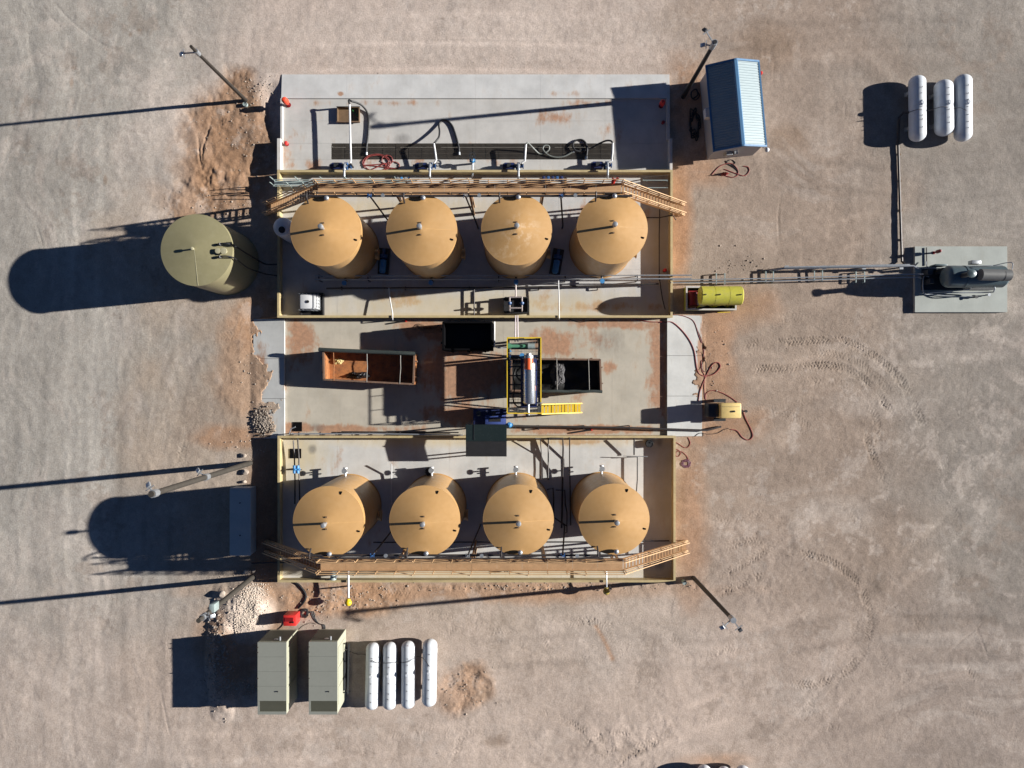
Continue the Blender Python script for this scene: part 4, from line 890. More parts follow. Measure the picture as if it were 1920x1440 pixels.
# red flag on the walkway
c = G(1160, 336, 7.2); t = thing('warning_flag', 'red flag tied at the top of catwalk stair', 'flag', (c.x, c.y, 6.2))
MB().cyl((0,0,0),(0,0,1.25),.02,6).part('staff', M_galv, t, local=True)
q = MB(); n_ = 6
vs_ = [(-.02-.45*i/n_, .05*math.sin(i*1.4)-.12*j*(i/n_), 1.2-.16*j-.04*i/n_) for i in range(n_+1) for j in range(4)]
q.add(vs_, [(i*4+j, i*4+j+1, (i+1)*4+j+1, (i+1)*4+j) for i in range(n_) for j in range(3)]); fl = q.part('cloth', M_red, t, local=True)
md = fl.modifiers.new('s', 'SOLIDIFY'); md.thickness = .02

# ------------------------------------------------------------------ piping inside upper containment
t = thing('low_platform', 'grey-green railed low platform between the loading pad wall and catwalk', 'platform', (X(514), Y(345), 0))
za = .95
for i in range(14):
    a = X(514, za)+(X(760, za)-X(514, za))*i/14; b = X(514, za)+(X(760, za)-X(514, za))*(i+1)/14
    MB().box(a+.01, b-.01, Y(347, za), Y(339, za), za-.05, za).part('deck_plate', M_teal, t, False)
hr = MB()
for hh in (.5, 1.0): hr.bar(G(512,337,za+hh), G(776,338,za+hh), .05); hr.bar(G(512,349,za+hh), G(600,349,za+hh), .05)
hr.part('handrail', M_teal, t, False)
for i in range(6): MB().bar((X(514,za)+i*1.85, Y(338.4,za), -.2), (X(514,za)+i*1.85, Y(338.4,za), za+1.0), .06).part('rail_post', M_teal, t, False)
for i in range(4): MB().bar((X(514,za)+i*1.2, Y(348.5,za), -.2 if i == 0 else ZF), (X(514,za)+i*1.2, Y(348.5,za), za+1.0), .06).part('rail_post', M_teal, t, False)
t = thing('guard_rail', 'grey galvanised guard rail beside the catwalk stair foot near the building', 'railing', (X(1213), Y(345), ZF))
for i, px in enumerate((1206, 1213, 1251)): MB().bar(G(px,336+4*(i>0),ZF), G(px,336+4*(i>0),1.1), .06).part('rail_post', M_teal, t, False)
for hh in (.55, 1.05): MB().bar(G(1205,338,hh), G(1252,338,hh), .05).part('rail', M_teal, t, False); MB().bar(G(1213,352,hh), G(1252,352,hh), .05).part('rail', M_teal, t, False)
for px in (1214, 1250): MB().bar(G(px,352,ZF), G(px,352,1.08), .06).part('rail_post', M_teal, t, False)
def piperun(name, label, paths, r, mat, sup=(), z=None, cat='pipe', supmat=None, floor=ZF):
    o = thing(name, label, cat, Vector((paths[0][0].x, paths[0][0].y, floor)))
    for p in paths: MB().tube(p, r, 9).part('pipe', mat, o)
    for (px, y0, y1, zz) in sup:
        s = MB(); a, b = G(px, y0, zz), G(px, y1, zz); s.bar(a, b, .07); s.bar((a.x,a.y,floor-.03), a, .07); s.bar((b.x,b.y,floor-.03), b, .07); s.part('support', supmat or M_darkpipe, o)
    return o
zz = 1.12
piperun('pipe_pair', 'pair of long thin galvanised pipes crossing in front of the tan tanks', [hz([(590,517),(1297,516)], zz), hz([(590,524),(1297,522.5)], zz)], .05, M_galv, [(x,515.5,525.5,zz-.08) for x in (598,690,810,935,1060,1195)])
piperun('pipe_pair', 'pair of pipes from the containment wall to the equipment pad over the soil', [hz([(1258,524.5,1.0),(1262,525,.45),(1440,522,.45),(1700,514.5,.45),(1722,514,.5),(1732,514,.8)], .4), hz([(1258,530,1.0),(1262,530.5,.45),(1440,527.5,.45),(1700,520,.45),(1722,520,.5),(1728,522,.8)], .4)], .045, M_galv,
        [(x,y0,y0+19,.38) for x, y0 in ((1343,513),(1359,513),(1436,509),(1450,509),(1527,507),(1542,507),(1605,510),(1621,510))], supmat=M_teal, floor=.02)
t = thing('pipe_tray', 'galvanised cable tray leading across the soil to the equipment pad', 'cable tray', (X(1470), Y(503), 0))
MB().tube(hz([(1445,507,.25),(1470,503.5,.8),(1712,498.5,.8),(1722,503,.8)], .8), .07, 9).part('conduit', M_galv, t)
MB().tube(hz([(1470,501,.84),(1706,496,.84)], .84), .05, 9).part('conduit', M_galv, t)
for px in (1545, 1620, 1690, 1475): MB().box(X(px,.7)-.14, X(px,.7)+.14, Y(505,.7), Y(498,.7), .66, .73).part('clamp', M_galv, t, False); MB().bar(G(px,501.5,-.1), G(px,501.5,.66), .09).part('post', M_teal, t)
piperun('drain_pipe', 'dark pipe along the floor in front of the tan tanks and poly tote', [hz([(612,541,.45),(760,540,.45),(900,540,.45),(1130,536,.45),(1235,532,.45)], .45)], .07, M_darkpipe, [(x,538,543,.38) for x in (640,760,880,1010,1120)])
piperun('cross_pipe', 'white cross pipe dropping over the wall near the poly tote', [hz([(729,540,.55),(731,560,.8),(736,588,.98),(736,598,.98),(736.5,600,.3)], .5)], .045, M_insul)
piperun('cross_pipe', 'white cross pipe running to the wall beside the manifold skid', [hz([(1047,526,1.0),(1048,560,.98),(1048.5,596,.98),(1048.5,599,.3)], .5)], .04, M_insul)
piperun('cross_pipe', 'dark cross pipe along the floor between the poly tote and manifold', [hz([(889,538,.45),(889,570,.45),(889,590,.45)], .45)], .05, M_darkpipe)
piperun('wall_pipe', 'dark pipe up the inside of the wall near the building', [hz([(1237,392,.4),(1236,440,.4),(1236,520,.4),(1242,560,.4),(1247,580,.9)], .4), hz([(1210,408,.4),(1237,408,.4),(1262,403,1.05),(1267,412,.3)], .4)], .045, M_darkpipe)
for k, (px, py, lab) in enumerate(((719, 489, 'shaded blue pump skid between the two tan tanks nearest the poly tank'), (1044, 490, 'shaded blue pump skid between the two tan tanks nearest the blue-roofed building'))):
    c = G(px, py, .4); t = thing('pump_skid', lab, 'pump', (c.x, c.y, ZF), R(-4-6*k), 'pump skids between tanks')
    q = MB(); q.box(-.42, .42, -1.0, 1.0, 0, .12); q.part('skid', M_darkmach, t, False, local=True)
    q = MB(); q.cyl((0,-.85,.42),(0,.05,.42),.24,18); q.cyl((0,-.95,.42),(0,-.851,.42),.19,14); q.box(-.2,.2,-.7,-.1,.12,.3); q.part('motor', M_lblue, t, local=True)
    q = MB(); q.cyl((0,.2,.42),(0,.45,.42),.30,18); q.cyl((0,.45,.42),(0,.9,.42),.11,12); q.cyl((0,.05,.42),(0,.2,.42),.08,8); q.cyl((.0,.32,.6),(.0,.32,1.05),.09,10); q.box(-.15,.15,.2,.45,.12,.3); q.part('pump_casing', M_blue, t, local=True)
c = G(1035, 335, .6); t = thing('valve_bank', 'row of small blue actuated valves by the loading pad wall', 'valve', (c.x, c.y, ZF))
q = MB().cyl((-.95,0,.42),(.95,0,.42),.07,10); q.box(-.8,-.7,-.05,.05,0,.4); q.box(.7,.8,-.05,.05,0,.4); q.part('pipe', M_galv, t, local=True)
for k in range(5): MB().bbox(-.75+k*.34, -.53+k*.34, -.14, .14, .34, .72, .03).part('actuator', M_blue if k % 2 else M_navy, t, local=True)
c = G(752, 336, .6); t = thing('valve_bank', 'row of small pale blue valves beside the low platform', 'valve', (c.x, c.y, ZF))
q = MB().cyl((-.5,0,.42),(1.4,0,.42),.06,10); q.box(-.4,-.3,-.05,.05,0,.4); q.box(1.1,1.2,-.05,.05,0,.4); q.part('pipe', M_galv, t, local=True)
for k in range(4): MB().bbox(-.35+k*.3, -.17+k*.3, -.13, .13, .34, .68, .03).part('actuator', M_lblue if k % 2 else M_galv, t, local=True)
# manifold skid
c = G(968, 572, .6); t = thing('manifold_skid', 'black skid of looped pipes and valves beside the containment wall', 'manifold', (c.x, c.y, ZF))
q = MB(); q.box(-.85, .85, -.55, .55, 0, .06)
for s in (-1, 1): q.box(-.9, .9, s*.58-.05, s*.58+.05, 0, .45); q.box(s*.9-.05, s*.9+.05, -.53, .53, 0, .45)
q.part('tray', M_black, t, False, local=True)
pp = MB(); 
for xx in (-.5, .42): pp.tube([(xx,.52,.9),(xx,.52,1.25),(xx,-.45,1.25),(xx,-.45,.06)], .06, 9); pp.cyl((xx,.52,.06),(xx,.52,.9),.06,9)
pp.cyl((-.5,.52,1.25),(.42,.52,1.25),.06,9); pp.cyl((-.5,-.30,1.25),(.42,-.30,1.25),.06,9); pp.cyl((-.04,.52,1.25),(-.04,1.4,1.25),.06,9); pp.cyl((-.04,1.4,1.25),(-.04,1.4,0),.06,9)
pp.part('pipe_loop', paint('pinkish_grey_pipe', (.42,.36,.34), .45, .3), t, local=True)
for xx in (-.5, .42):
    v = MB(); v.cyl((xx,.05,1.25),(xx,.05,1.45),.06,8); v.ball((xx,.05,1.25),.15,12); v.cyl((xx,.0,1.45),(xx,.1,1.45),.16,14); v.part('valve', M_blue, t, local=True)
piperun('transfer_pipe', 'pair of pinkish white pipes from the manifold skid to the yellow platform', [hz([(966.5,592,1.3),(966,640,2.4)], 1.3), hz([(970.5,592,1.3),(971,640,2.4)], 1.3)], .05, paint('pinkish_white_pipe', (.62,.54,.56), .4), [(968,0,0,0)][:0])
# poly tote
h = 1.15; c = G(580, 567, h); t = thing('poly_tote', 'white plastic tote in a wire cage on black spill pallet', 'tote', (c.x, c.y, ZF))
q = MB(); q.box(-.85,.85,-.95,.80,0,.05)
for s in (-1,1): q.box(s*.85-.04,s*.85+.04,-.95,.80,.051,.42)
q.box(-.80,.80,-.95,-.87,.051,.42); q.box(-.80,.80,.72,.80,.051,.42); q.part('spill_pallet', M_black, t, False, local=True)
q = MB(); q.box(-.7,.62,-.5,.6,.051,.18); q.part('pallet', M_darkmach, t, False, local=True)
tk = MB().bbox(-.72,.60,-.50,.60,.181,1.12,.10).part('bottle', M_poly, t, local=True)
MB().lathe([(0,0),(.11,0),(.11,.06),(0,.06)], (-.1,.05,1.115), 16).part('lid', M_black, tk, local=True)
q = MB()
for zz_ in (.3,.6,.9): q.bar((.66,-.56,zz_),(.66,.66,zz_),.025); q.bar((-.78,-.56,zz_),(.66,-.56,zz_),.025); q.bar((-.78,.66,zz_),(.66,.66,zz_),.025)
for k in range(6): q.bar((.66,-.56+k*.244,.18),(.66,-.56+k*.244,1.15),.025); q.bar((-.78+k*.288,-.56,.18),(-.78+k*.288,-.56,1.15),.025); q.bar((-.78+k*.288,.66,.18),(-.78+k*.288,.66,1.15),.025)
q.bar((.66,-.56,1.15),(.66,.66,1.15),.03); q.bar((.4,-.56,1.16),(.4,.66,1.16),.025); q.part('cage', M_galv, t, False, local=True)

# ------------------------------------------------------------------ middle pad
def open_box(name, label, cat, corners, h, zf_, mats, z0=ZM, floor_z=.18, t_=.08, ribs=5):
    P = [Vector((G(x, y, h).x, G(x, y, h).y, 0)) for x, y in corners]      # nw, ne, se, sw
    c = sum(P, Vector())/4; o = thing(name, label, cat, (c.x, c.y, z0))
    inn = [c+(p-c)*(1-t_*2/(p-c).length*1.0) for p in P]
    def up(p, z): return Vector((p.x, p.y, z))
    names = ('side_wall', 'end_wall', 'side_wall', 'end_wall')
    fl = MB().hexa([up(P[3],z0+.12), up(P[2],z0+.12), up(P[1],z0+.12), up(P[0],z0+.12), up(P[3],z0+floor_z), up(P[2],z0+floor_z), up(P[1],z0+floor_z), up(P[0],z0+floor_z)]).part('floor', mats[0], o, False)
    for k in range(4):
        a, b = P[k], P[(k+1) % 4]; ia, ib = inn[k], inn[(k+1) % 4]
        w = MB().hexa([up(a,z0+floor_z+.003), up(b,z0+floor_z+.003), up(ib,z0+floor_z+.003), up(ia,z0+floor_z+.003), up(a,h-.06), up(b,h-.06), up(ib,h-.06), up(ia,h-.06)]).part(names[k], mats[1], o, False)
        MB().bar(up(a.lerp(ia,.5),h), up(b.lerp(ib,.5),h), .13, .11).part('rim', mats[2], o, False)
        n_ = ribs if k in (0, 2) else 2
        out = (a+b)/2-c; out.z = 0; out.normalize()
        for i in range(n_):
            q = a.lerp(b, (i+.5)/n_)+out*.05; MB().box(q.x-.05, q.x+.05, q.y-.05, q.y+.05, z0+.1, h-.08).part('rib', mats[2], o, False)
    for s in (.25, .75):
        a = P[0].lerp(P[3], s); b = P[1].lerp(P[2], s); MB().bar(up(a.lerp(b,.02),z0+.06), up(a.lerp(b,.98),z0+.06), .14, .11).part('skid_rail', mats[2], o, False)
    return o, P
rb, P = open_box('rolloff_box', 'rusty open roll-off box with rolled black tarp along one side', 'roll-off box', [(604.5,656),(779,663),(777,721),(605.5,712)], 1.55, 0, (M_rust, M_rust, M_rustdk))
def up_(p, z): return Vector((p.x, p.y, z))
tr = smooth([up_(P[0],1.62)+Vector((-.25,.03,0)), up_(P[0].lerp(P[1],.12),1.68), up_(P[0].lerp(P[1],.5),1.66), up_(P[0].lerp(P[1],.85),1.69), up_(P[1],1.64)], 6)
MB().tube(tr, .15, 10).part('rolled_tarp', M_tarp, rb)
for f in (.12, .48, .84):
    a, b = up_(P[0].lerp(P[1], f),1.6), up_(P[3].lerp(P[2], f),1.6); m_ = (a+b)/2+Vector((.05,0,.05)); MB().tube([a, a.lerp(m_,.5)+Vector((0,0,.05)), m_, m_.lerp(b,.5)+Vector((0,0,.05)), b], .03, 7).part('tarp_bow', M_bow if f > .2 else M_rust, rb)
def heap(label, name, cx, cy, rx, ry, h, z0, mat, cat, n=26, seed=0, amp=.5):
    c = G(cx, cy, z0); b = MB(); rnd = random.Random(seed); vs_ = []; fs = []; m = 9
    ph = [rnd.uniform(0,6) for _ in range(6)]
    for j in range(m+1):
        for i in range(n):
            a = 2*math.pi*i/n; f = j/m; w = 1+.18*math.sin(2*a+ph[0])+.12*math.sin(5*a+ph[1])
            vs_.append((c.x+rx/S*f*w*math.cos(a), c.y+ry/S*f*w*math.sin(a), z0+h*(1-f)**.9*(1+amp*(rnd.random()-.5)) if j < m else z0-.02))
    fs = [(j*n+i, j*n+(i+1) % n, (j+1)*n+(i+1) % n, (j+1)*n+i) for j in range(m) for i in range(n)]; fs.append(tuple(range(n)))
    return one(name, b.add(vs_, fs), mat, label, cat, Vector((c.x, c.y, z0)), smooth=False)
heap('crumpled black plastic heap lying in the rusty roll-off box', 'plastic_heap', 672, 704, 20, 8, .45, ZM+.185, M_bag, 'debris', 22, 3, .9)
heap('pale yellow clump of soil lying in the rusty roll-off box', 'soil_clump', 634, 677, 9, 8, .30, ZM+.185, paint('yellow_clay', (.50,.40,.18), .9), 'debris', 14, 4, .9)
bb, P = open_box('rolloff_box', 'black roll-off box half under the yellow platform, filled with sludge', 'roll-off box', [(957,672),(1127,673.5),(1129,734),(957,733)], 1.55, 0, (M_darkmach, M_darkmach, M_rustdk))
ci = sum(P, Vector())/4; sl = [ci+(p-ci)*.955 for p in P]
sm_ = MB(); nx_, ny_ = 60, 22; rnd = random.Random(9); vs_ = []
for j in range(ny_+1):
    for i in range(nx_+1):
        q = sl[3].lerp(sl[2], i/nx_).lerp(sl[0].lerp(sl[1], i/nx_), j/ny_); vs_.append((q.x, q.y, .55+.05*rnd.random()+.12*math.sin(i*.25)*math.sin(j*.4)))
sm_.add(vs_, [(j*(nx_+1)+i, j*(nx_+1)+i+1, (j+1)*(nx_+1)+i+1, (j+1)*(nx_+1)+i) for j in range(ny_) for i in range(nx_)])
o = sm_.part('sludge', M_sludge, None, True); o.name = 'sludge'; tag(o, 'black sludge lying in the roll-off box under the platform', 'sludge')
heap('grey heap of drill cuttings piled on the black sludge', 'cuttings_heap', 1046, 702, 17, 22, .62, .55, M_cake, 'heap', 40, 6, .5)
for f in (.51, .86):
    a, b = up_(P[0].lerp(P[1], f),1.6), up_(P[3].lerp(P[2], f),1.6); MB().tube([a, a.lerp(b,.3)+Vector((0,0,.04)), a.lerp(b,.7)+Vector((0,0,.04)), b], .03, 7).part('tarp_bow', M_bow, bb)
tr = smooth([up_(P[3].lerp(P[2],f),1.62)+Vector((0,.02*math.sin(f*30),.03*math.sin(f*17))) for f in (.3,.4,.5,.6,.7,.8,.9,1.0)], 4)
MB().tube(tr, .11, 8).part('rolled_tarp', M_tarp, bb)
kb, P = open_box('open_tank', 'tall black open-top tank beside the wall, reddish soil spilled next to it', 'tank', [(829,603.5),(924,603.5),(924,656),(829,656)], 2.45, 0, (M_sludge, M_blackhole, M_blackhole), ribs=3)
q = MB(); q.box(P[0].x+.1, P[1].x-.1, P[3].y+.1, P[0].y-.1, 1.0, 1.02); q.part('liquid', M_sludge, kb, False)
MB().tube([G(927,603,2.3), G(927,650,2.3), G(934,652,1.6), G(955,652,1.6)], .06, 9).part('fill_pipe', M_insul, kb)
heap('spilled reddish soil heap between the wall and black open tank', 'soil_heap', 800, 616, 28, 9, .30, ZM, M_dirtclod, 'soil', 40, 12, .7)
# platform with centrifuge
ZP = 2.95; a, b = G(951, 775, ZP+1.05), G(1014.5, 633, ZP+1.05)
t = thing('centrifuge_platform', 'yellow railed steel platform straddling the black roll-off box', 'platform', ((a.x+b.x)/2, (a.y+b.y)/2, ZM))
x0, x1, y0, y1 = a.x, b.x, a.y, b.y
LEGY = (y0+.1, Y(738), Y(669), y1-.1)
for xx in (x0+.08, x1-.08):
    for yy in LEGY: MB().bar((xx, yy, ZM), (xx, yy, ZP-.2), .16).part('leg', M_darkmach, t)
    for (p_, q_) in ((LEGY[0], LEGY[1]), (LEGY[2], LEGY[3])): MB().bar((xx, p_, .3), (xx, q_, ZP-.3), .09).part('brace', M_darkmach, t)
for xx in (x0+.08, x1-.08): MB().box(xx-.08, xx+.08, y0, y1, ZP-.2, ZP-.01).part('deck_beam', M_darkmach, t, False)
for k in range(9): 
    yy = y0+.08+(y1-y0-.16)*k/8; MB().box(x0+.162, x1-.162, yy-.05, yy+.05, ZP-.2, ZP-.02).part('cross_beam', M_darkmach, t, False)
gr = MB()
for k in range(12): gr.box(-.58+k*.105, -.56+k*.105, -.32, .32, -.03, 0)
for q_ in (-.31, 0, .31): gr.box(-.58, .6, q_-.012, q_+.012, -.028, -.002)
grm = gr.mesh('grating_panel', paint('grey_grating', (.20,.21,.21), .5, .4), (0,0,0), False)
for (fx, fy) in [(i, j) for i in range(2) for j in range(9)]:
    if fx == 0 and 2 <= fy <= 5: continue
    o = bpy.data.objects.new('grating_panel', grm); COL.objects.link(o); o.parent = t
    o.location = Vector((x0+.66+fx*1.22, y0+.36+fy*(y1-y0-.7)/8, ZP)) - t.location
def rail(p, q, gap=None):
    m = MB()
    for hh in (.55, 1.07): m.bar(Vector(p)+Vector((0,0,hh)), Vector(q)+Vector((0,0,hh)), .06)
    m.part('handrail', M_yellow, t, False)
    d = Vector(q)-Vector(p); n_ = max(1, round(d.length/1.2))
    for i in range(n_+1): c_ = Vector(p)+d*(i/n_); MB().bar(c_-Vector((0,0,.1)), c_+Vector((0,0,1.04)), .05).part('rail_post', M_yellow, t, False)
    k_ = MB().bar(Vector(p)+Vector((0,0,.06)), Vector(q)+Vector((0,0,.06)), .02, .12).part('toe_board', M_yellow, t, False)
rail((x0,y1,ZP),(x1,y1,ZP)); rail((x0,y0,ZP),(x0,y1,ZP)); rail((x0,y0,ZP),(x1,y0,ZP)); rail((x1,Y(753,ZP),ZP),(x1,y1,ZP))
sx0, sx1, sy0, sy1 = x1+.03, X(1089), Y(774.5,1.8), Y(757,1.8)
for yy in (sy0, sy1):
    MB().bar((sx0,yy,ZP-.05),(sx1,yy,ZM+.08),.05,.24).part('stringer', M_yellow, t, False)
    m = MB()
    for hh in (.5,1.0): m.bar((sx0,yy,ZP+hh),(sx1,yy,ZM+hh+.05),.05)
    for f in (.02,.35,.68,.98): m.bar((sx0+(sx1-sx0)*f,yy,ZP-(ZP-ZM)*f),(sx0+(sx1-sx0)*f,yy,ZP-(ZP-ZM)*f+1.02),.045)
    m.part('stair_rail', M_yellow, t, False)
for k in range(12):
    f = (k+.5)/12; cx = sx0+(sx1-sx0)*f; cz = ZP-(ZP-ZM)*f; MB().box(cx-.095, cx+.095, sy0+.03, sy1-.03, cz-.02, cz+.02).part('tread', M_yellow, t, False)
zc = 3.75; c = G(991, 718, zc); t = thing('centrifuge', 'polished steel centrifuge with an orange motor on the platform', 'centrifuge', (c.x, c.y, ZP))
m90 = Matrix.Rotation(R(90), 4, 'X')
MB().lathe([(0,-1.55),(.36,-1.55),(.46,-1.45),(.46,1.35),(.40,1.45),(0,1.45)], (.05,-.05,zc-ZP), 32, m90).part('casing', M_steel, t, local=True)
MB().box(-.55,.62,-1.75,1.75,.004,.30).part('base_frame', M_navy, t, False, local=True)
MB().box(.48,.62,-1.6,1.2,.31,.75).part('side_panel', M_navy, t, False, local=True); MB().box(-.52,-.42,-1.6,1.2,.31,.70).part('side_panel', M_navy, t, False, local=True)
q = MB(); q.cyl((.0,.95,1.35),(.0,1.75,1.35),.30,20); q.part('motor', M_orange, t, local=True)
q = MB(); q.cyl((.0,1.752,1.35),(.0,1.95,1.35),.34,18); q.cyl((0,1.95,1.35),(0,2.1,1.35),.2,14); q.box(-.34,.34,1.3,1.95,.4,1.08); q.part('drive_guard', M_galv, t, local=True); MB().cyl((0,-1.5,.8),(0,-2.3,.8),.09,10).part('feed_pipe', M_galv, t, local=True)
q = MB(); q.cyl((.45,-.55,.9),(.45,-.2,.9),.10,12); q.part('inspection_port', M_dkred, t, local=True)
c = G(978, 649, 3.4); t = thing('feed_pump', 'green feed pump lying across the platform end', 'pump', (c.x, c.y, ZP))
q = MB(); q.cyl((-.95,0,.42),(.45,0,.42),.13,14); q.cyl((-1.0,0,.42),(-.75,0,.42),.2,14); q.part('pump_tube', M_pumpgreen, t, local=True)
q = MB(); q.cyl((.452,0,.42),(.95,0,.42),.2,16); q.part('motor', M_teal, t, local=True)
q = MB(); q.box(-.9,.85,-.2,.2,.004,.1); q.box(-.6,-.45,-.1,.1,.1,.32); q.box(.55,.7,-.1,.1,.1,.26); q.part('skid', M_darkmach, t, False, local=True)
c = G(979, 667, 3.5); t = thing('blue_valve', 'round blue valve on platform pipework', 'valve', (c.x, c.y, ZP))
q = MB(); q.cyl((-.95,0,.35),(1.1,0,.35),.07,10); q.box(-.7,-.6,-.05,.05,.004,.3); q.box(.8,.9,-.05,.05,.004,.3); q.part('pipe', M_navy, t, local=True)
q = MB(); q.cyl((0,0,.35),(0,0,.6),.05,8); q.lathe([(0,.6),(.19,.6),(.19,.65),(0,.65)], n=18); q.ball((0,0,.35),.13,12); q.part('valve_wheel', M_lblue, t, local=True)
t = thing('cable_bundle', 'row of pale electrical fittings along the platform rail', 'fittings', G(957, 665, ZP))
for k in range(9): MB().bbox(X(955.5,3.3), X(958.5,3.3), Y(648+k*5,3.3)-.08, Y(648+k*5,3.3)+.05, ZP+.004, ZP+.3+.1*(k % 3), .02).part('fitting', M_galv if k % 2 else M_lblue, t)
one('flex_hose', MB().tube(smooth([G(966,690,3.0), G(962,705,3.3), G(965,725,3.2), G(962,748,3.1), G(970,762,3.0), G(985,760,3.2)], 6), .05, 7), M_black, 'black flexible hose hanging beside the steel centrifuge', 'hose', G(966,690,ZP))
# dark green canopy + navy skid
zr, zv = 2.52, 2.40; a, b = G(873.5, 856, zv), G(950, 796, zv); yr = Y(826, zr)
t = thing('canopy', 'dark green metal canopy roof over the pipework by the lower wall', 'canopy', ((a.x+b.x)/2, yr, ZM))
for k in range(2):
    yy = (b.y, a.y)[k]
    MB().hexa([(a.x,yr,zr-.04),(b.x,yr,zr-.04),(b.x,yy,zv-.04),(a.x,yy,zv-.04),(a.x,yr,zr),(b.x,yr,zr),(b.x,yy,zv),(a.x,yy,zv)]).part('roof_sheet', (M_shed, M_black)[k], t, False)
MB().bar((a.x,yr,zr+.02),(b.x,yr,zr+.02),.10,.05).part('ridge_cap', M_shed, t, False)
for f in (.2,): MB().bar((a.x+(b.x-a.x)*f, b.y, zv+.02),(a.x+(b.x-a.x)*f, yr, zr+.02),.03).part('seam', M_darkmach, t, False)
for xx in (a.x+.15, b.x-.15):
    for yy, zb in ((a.y+.15, ZF), (b.y-.15, ZM)): MB().bar((xx,yy,zb),(xx,yy,zv+.01),.10).part('post', M_darkmach, t)
h = 1.3; a, b = G(887, 797, h), G(949, 766, h); t = thing('pump_skid', 'navy blue steel skid with two motors beside the canopy', 'skid', ((a.x+b.x)/2, (a.y+b.y)/2, ZM))
MB().bbox(a.x, b.x, a.y, b.y, ZM+.02, h-.3, .03).part('tank', M_navy, t)
MB().bbox(a.x+.9, b.x-.05, a.y+.05, a.y+.75, h-.299, h, .03).part('housing', paint('mid_blue_paint', (.05,.08,.26), .4), t)
MB().box(a.x+1.2, b.x-.4, a.y+.25, a.y+.5, h+.002, h+.02).part('hatch', M_black, t, False)
for f in (.18, .62): q = MB(); xx = a.x+(b.x-a.x)*f; q.cyl((xx, b.y-.35, h-.29),(xx, b.y-.35, h+.45),.16,14); q.cyl((xx, b.y-.35, h+.451),(xx, b.y-.35, h+.55),.20,14); q.part('motor', M_darkmach, t)
for f in (.40, .78): MB().cyl((a.x+(b.x-a.x)*f, b.y-.2, h-.3),(a.x+(b.x-a.x)*f, b.y-.2, h+.35),.03,8).part('stub_pipe', M_galv, t)
c = G(955, 797, 1.0); t = thing('blue_valve', 'blue valve at the canopy corner on the long dark pipe', 'valve', (c.x, c.y, ZM))
q = MB(); q.cyl((0,0,0),(0,0,.7),.07,9); q.part('stand', M_darkpipe, t, local=True)
q = MB(); q.ball((0,0,.85),.22,14); q.cyl((-.28,0,.85),(.28,0,.85),.13,12); q.cyl((0,0,.85),(0,.12,1.25),.10,10); q.part('valve_body', M_lblue, t, local=True)
# long pipes along the middle / lower boundary
zz = .55
piperun('boundary_pipe', 'long dark pipe from the canopy across the pad to the trailer', [hz([(960,798,.85),(985,799,zz),(1060,800,zz),(1180,802,zz),(1250,804.5,zz),(1325,807,.32),(1340,803,.22),(1352,800,.12)], zz)], .075, M_darkpipe, [(x,798.5,805,zz-.08) for x in (1010,1095,1180)], floor=ZM)
piperun('boundary_pipe', 'long galvanised pipe on top of the lower containment wall near the sump', [hz([(548,813.5,1.05),(700,813,1.05),(868,816,1.05)], 1.05)], .05, M_galv, [(x,811,816,1.0) for x in (560,600,630,660,692,725,750)], floor=.92)
piperun('boundary_pipe', 'dark pipe along the foot of lower wall beside the canopy', [hz([(640,809.5,.3),(860,811,.3)], .3)], .05, M_darkpipe, floor=ZM)
c = G(558, 800, ZM); t = thing('sump_box', 'small black sump box at the corner of the solids pad', 'sump', c)
MB().box(-.34,.34,-.36,.36,-.02,.05).part('frame', M_blackhole, t, False, local=True)
MB().tube([(-.35,-.5,.05),(-.35,-.5,1.0),(-.2,-.1,1.05),(.15,.05,1.05)], .045, 8).part('pipe', M_galv, t, local=True)
t = thing('sump_box', 'pair of black sump pits crossed by two dark pipes inside the lower wall', 'sump', G(554, 850, ZF))
for px in (549, 561): MB().box(X(px)-.19, X(px)+.19, Y(859), Y(841), ZF-.02, ZF+.05).part('pit_cover', M_blackhole, t, False)
piperun('suction_pipe', 'two dark pipes leaving the sump pits toward the tan tank', [hz([(550,826,.5),(552,860,.45),(553,900,.45),(553,945,.45)], .45), hz([(558,822,.9),(560.5,860,.6),(561,900,.6),(562,940,.6)], .6)], .055, M_darkpipe)
c = G(555, 880, .7); t = thing('blue_valve', 'bright blue valve on the sump suction pipes', 'valve', (c.x, c.y, ZF))
q = MB(); q.cyl((-.12,0,0),(-.12,0,.5),.05,8); q.bar((-.9,-.1,.05),(.3,-.1,.05),.06); q.part('stand', M_darkpipe, t, local=True)
q = MB(); q.cyl((-.12,-.3,.62),(-.12,.3,.62),.12,12); q.cyl((.14,-.3,.62),(.14,.3,.62),.12,12); q.cyl((-.2,0,.62),(.3,0,.62),.12,12); q.cyl((0,0,.6),(0,0,1.0),.07,10); q.part('valve_body', M_lblue, t, local=True)
def uprun(label, pts, r=.05, mat=M_darkpipe): return piperun('floor_pipe', label, [hz(pts, .4)], r, mat)
uprun('dark floor pipe curving from the lower wall past the canopy corner', [(1013,823,.9),(1015,850,.3),(1016,880,.3),(1015,898,.3)], .035)
uprun('dark floor pipe next to the wide grey duct shadow, with side branch', [(1003,822,.9),(1028,822,.5),(1028,860,.3),(1028,900,.3)])
uprun('tall dark pipe frame standing before the third tan tank', [(1030,822,.95),(1055,822,.95),(1056,840,.95),(1055,880,.5),(1054,960,.3),(1053,990,.3)], .07)
uprun('dark floor pipe running straight between two tan tanks', [(1068,820,.9),(1068,860,.3),(1069,920,.3),(1070,985,.3)])
uprun('dark pipe loop standing between the last two tan tanks', [(1026,918,.6),(1037,915,.8),(1038,935,.6),(1038,970,.5),(1062,986,.5)], .06)
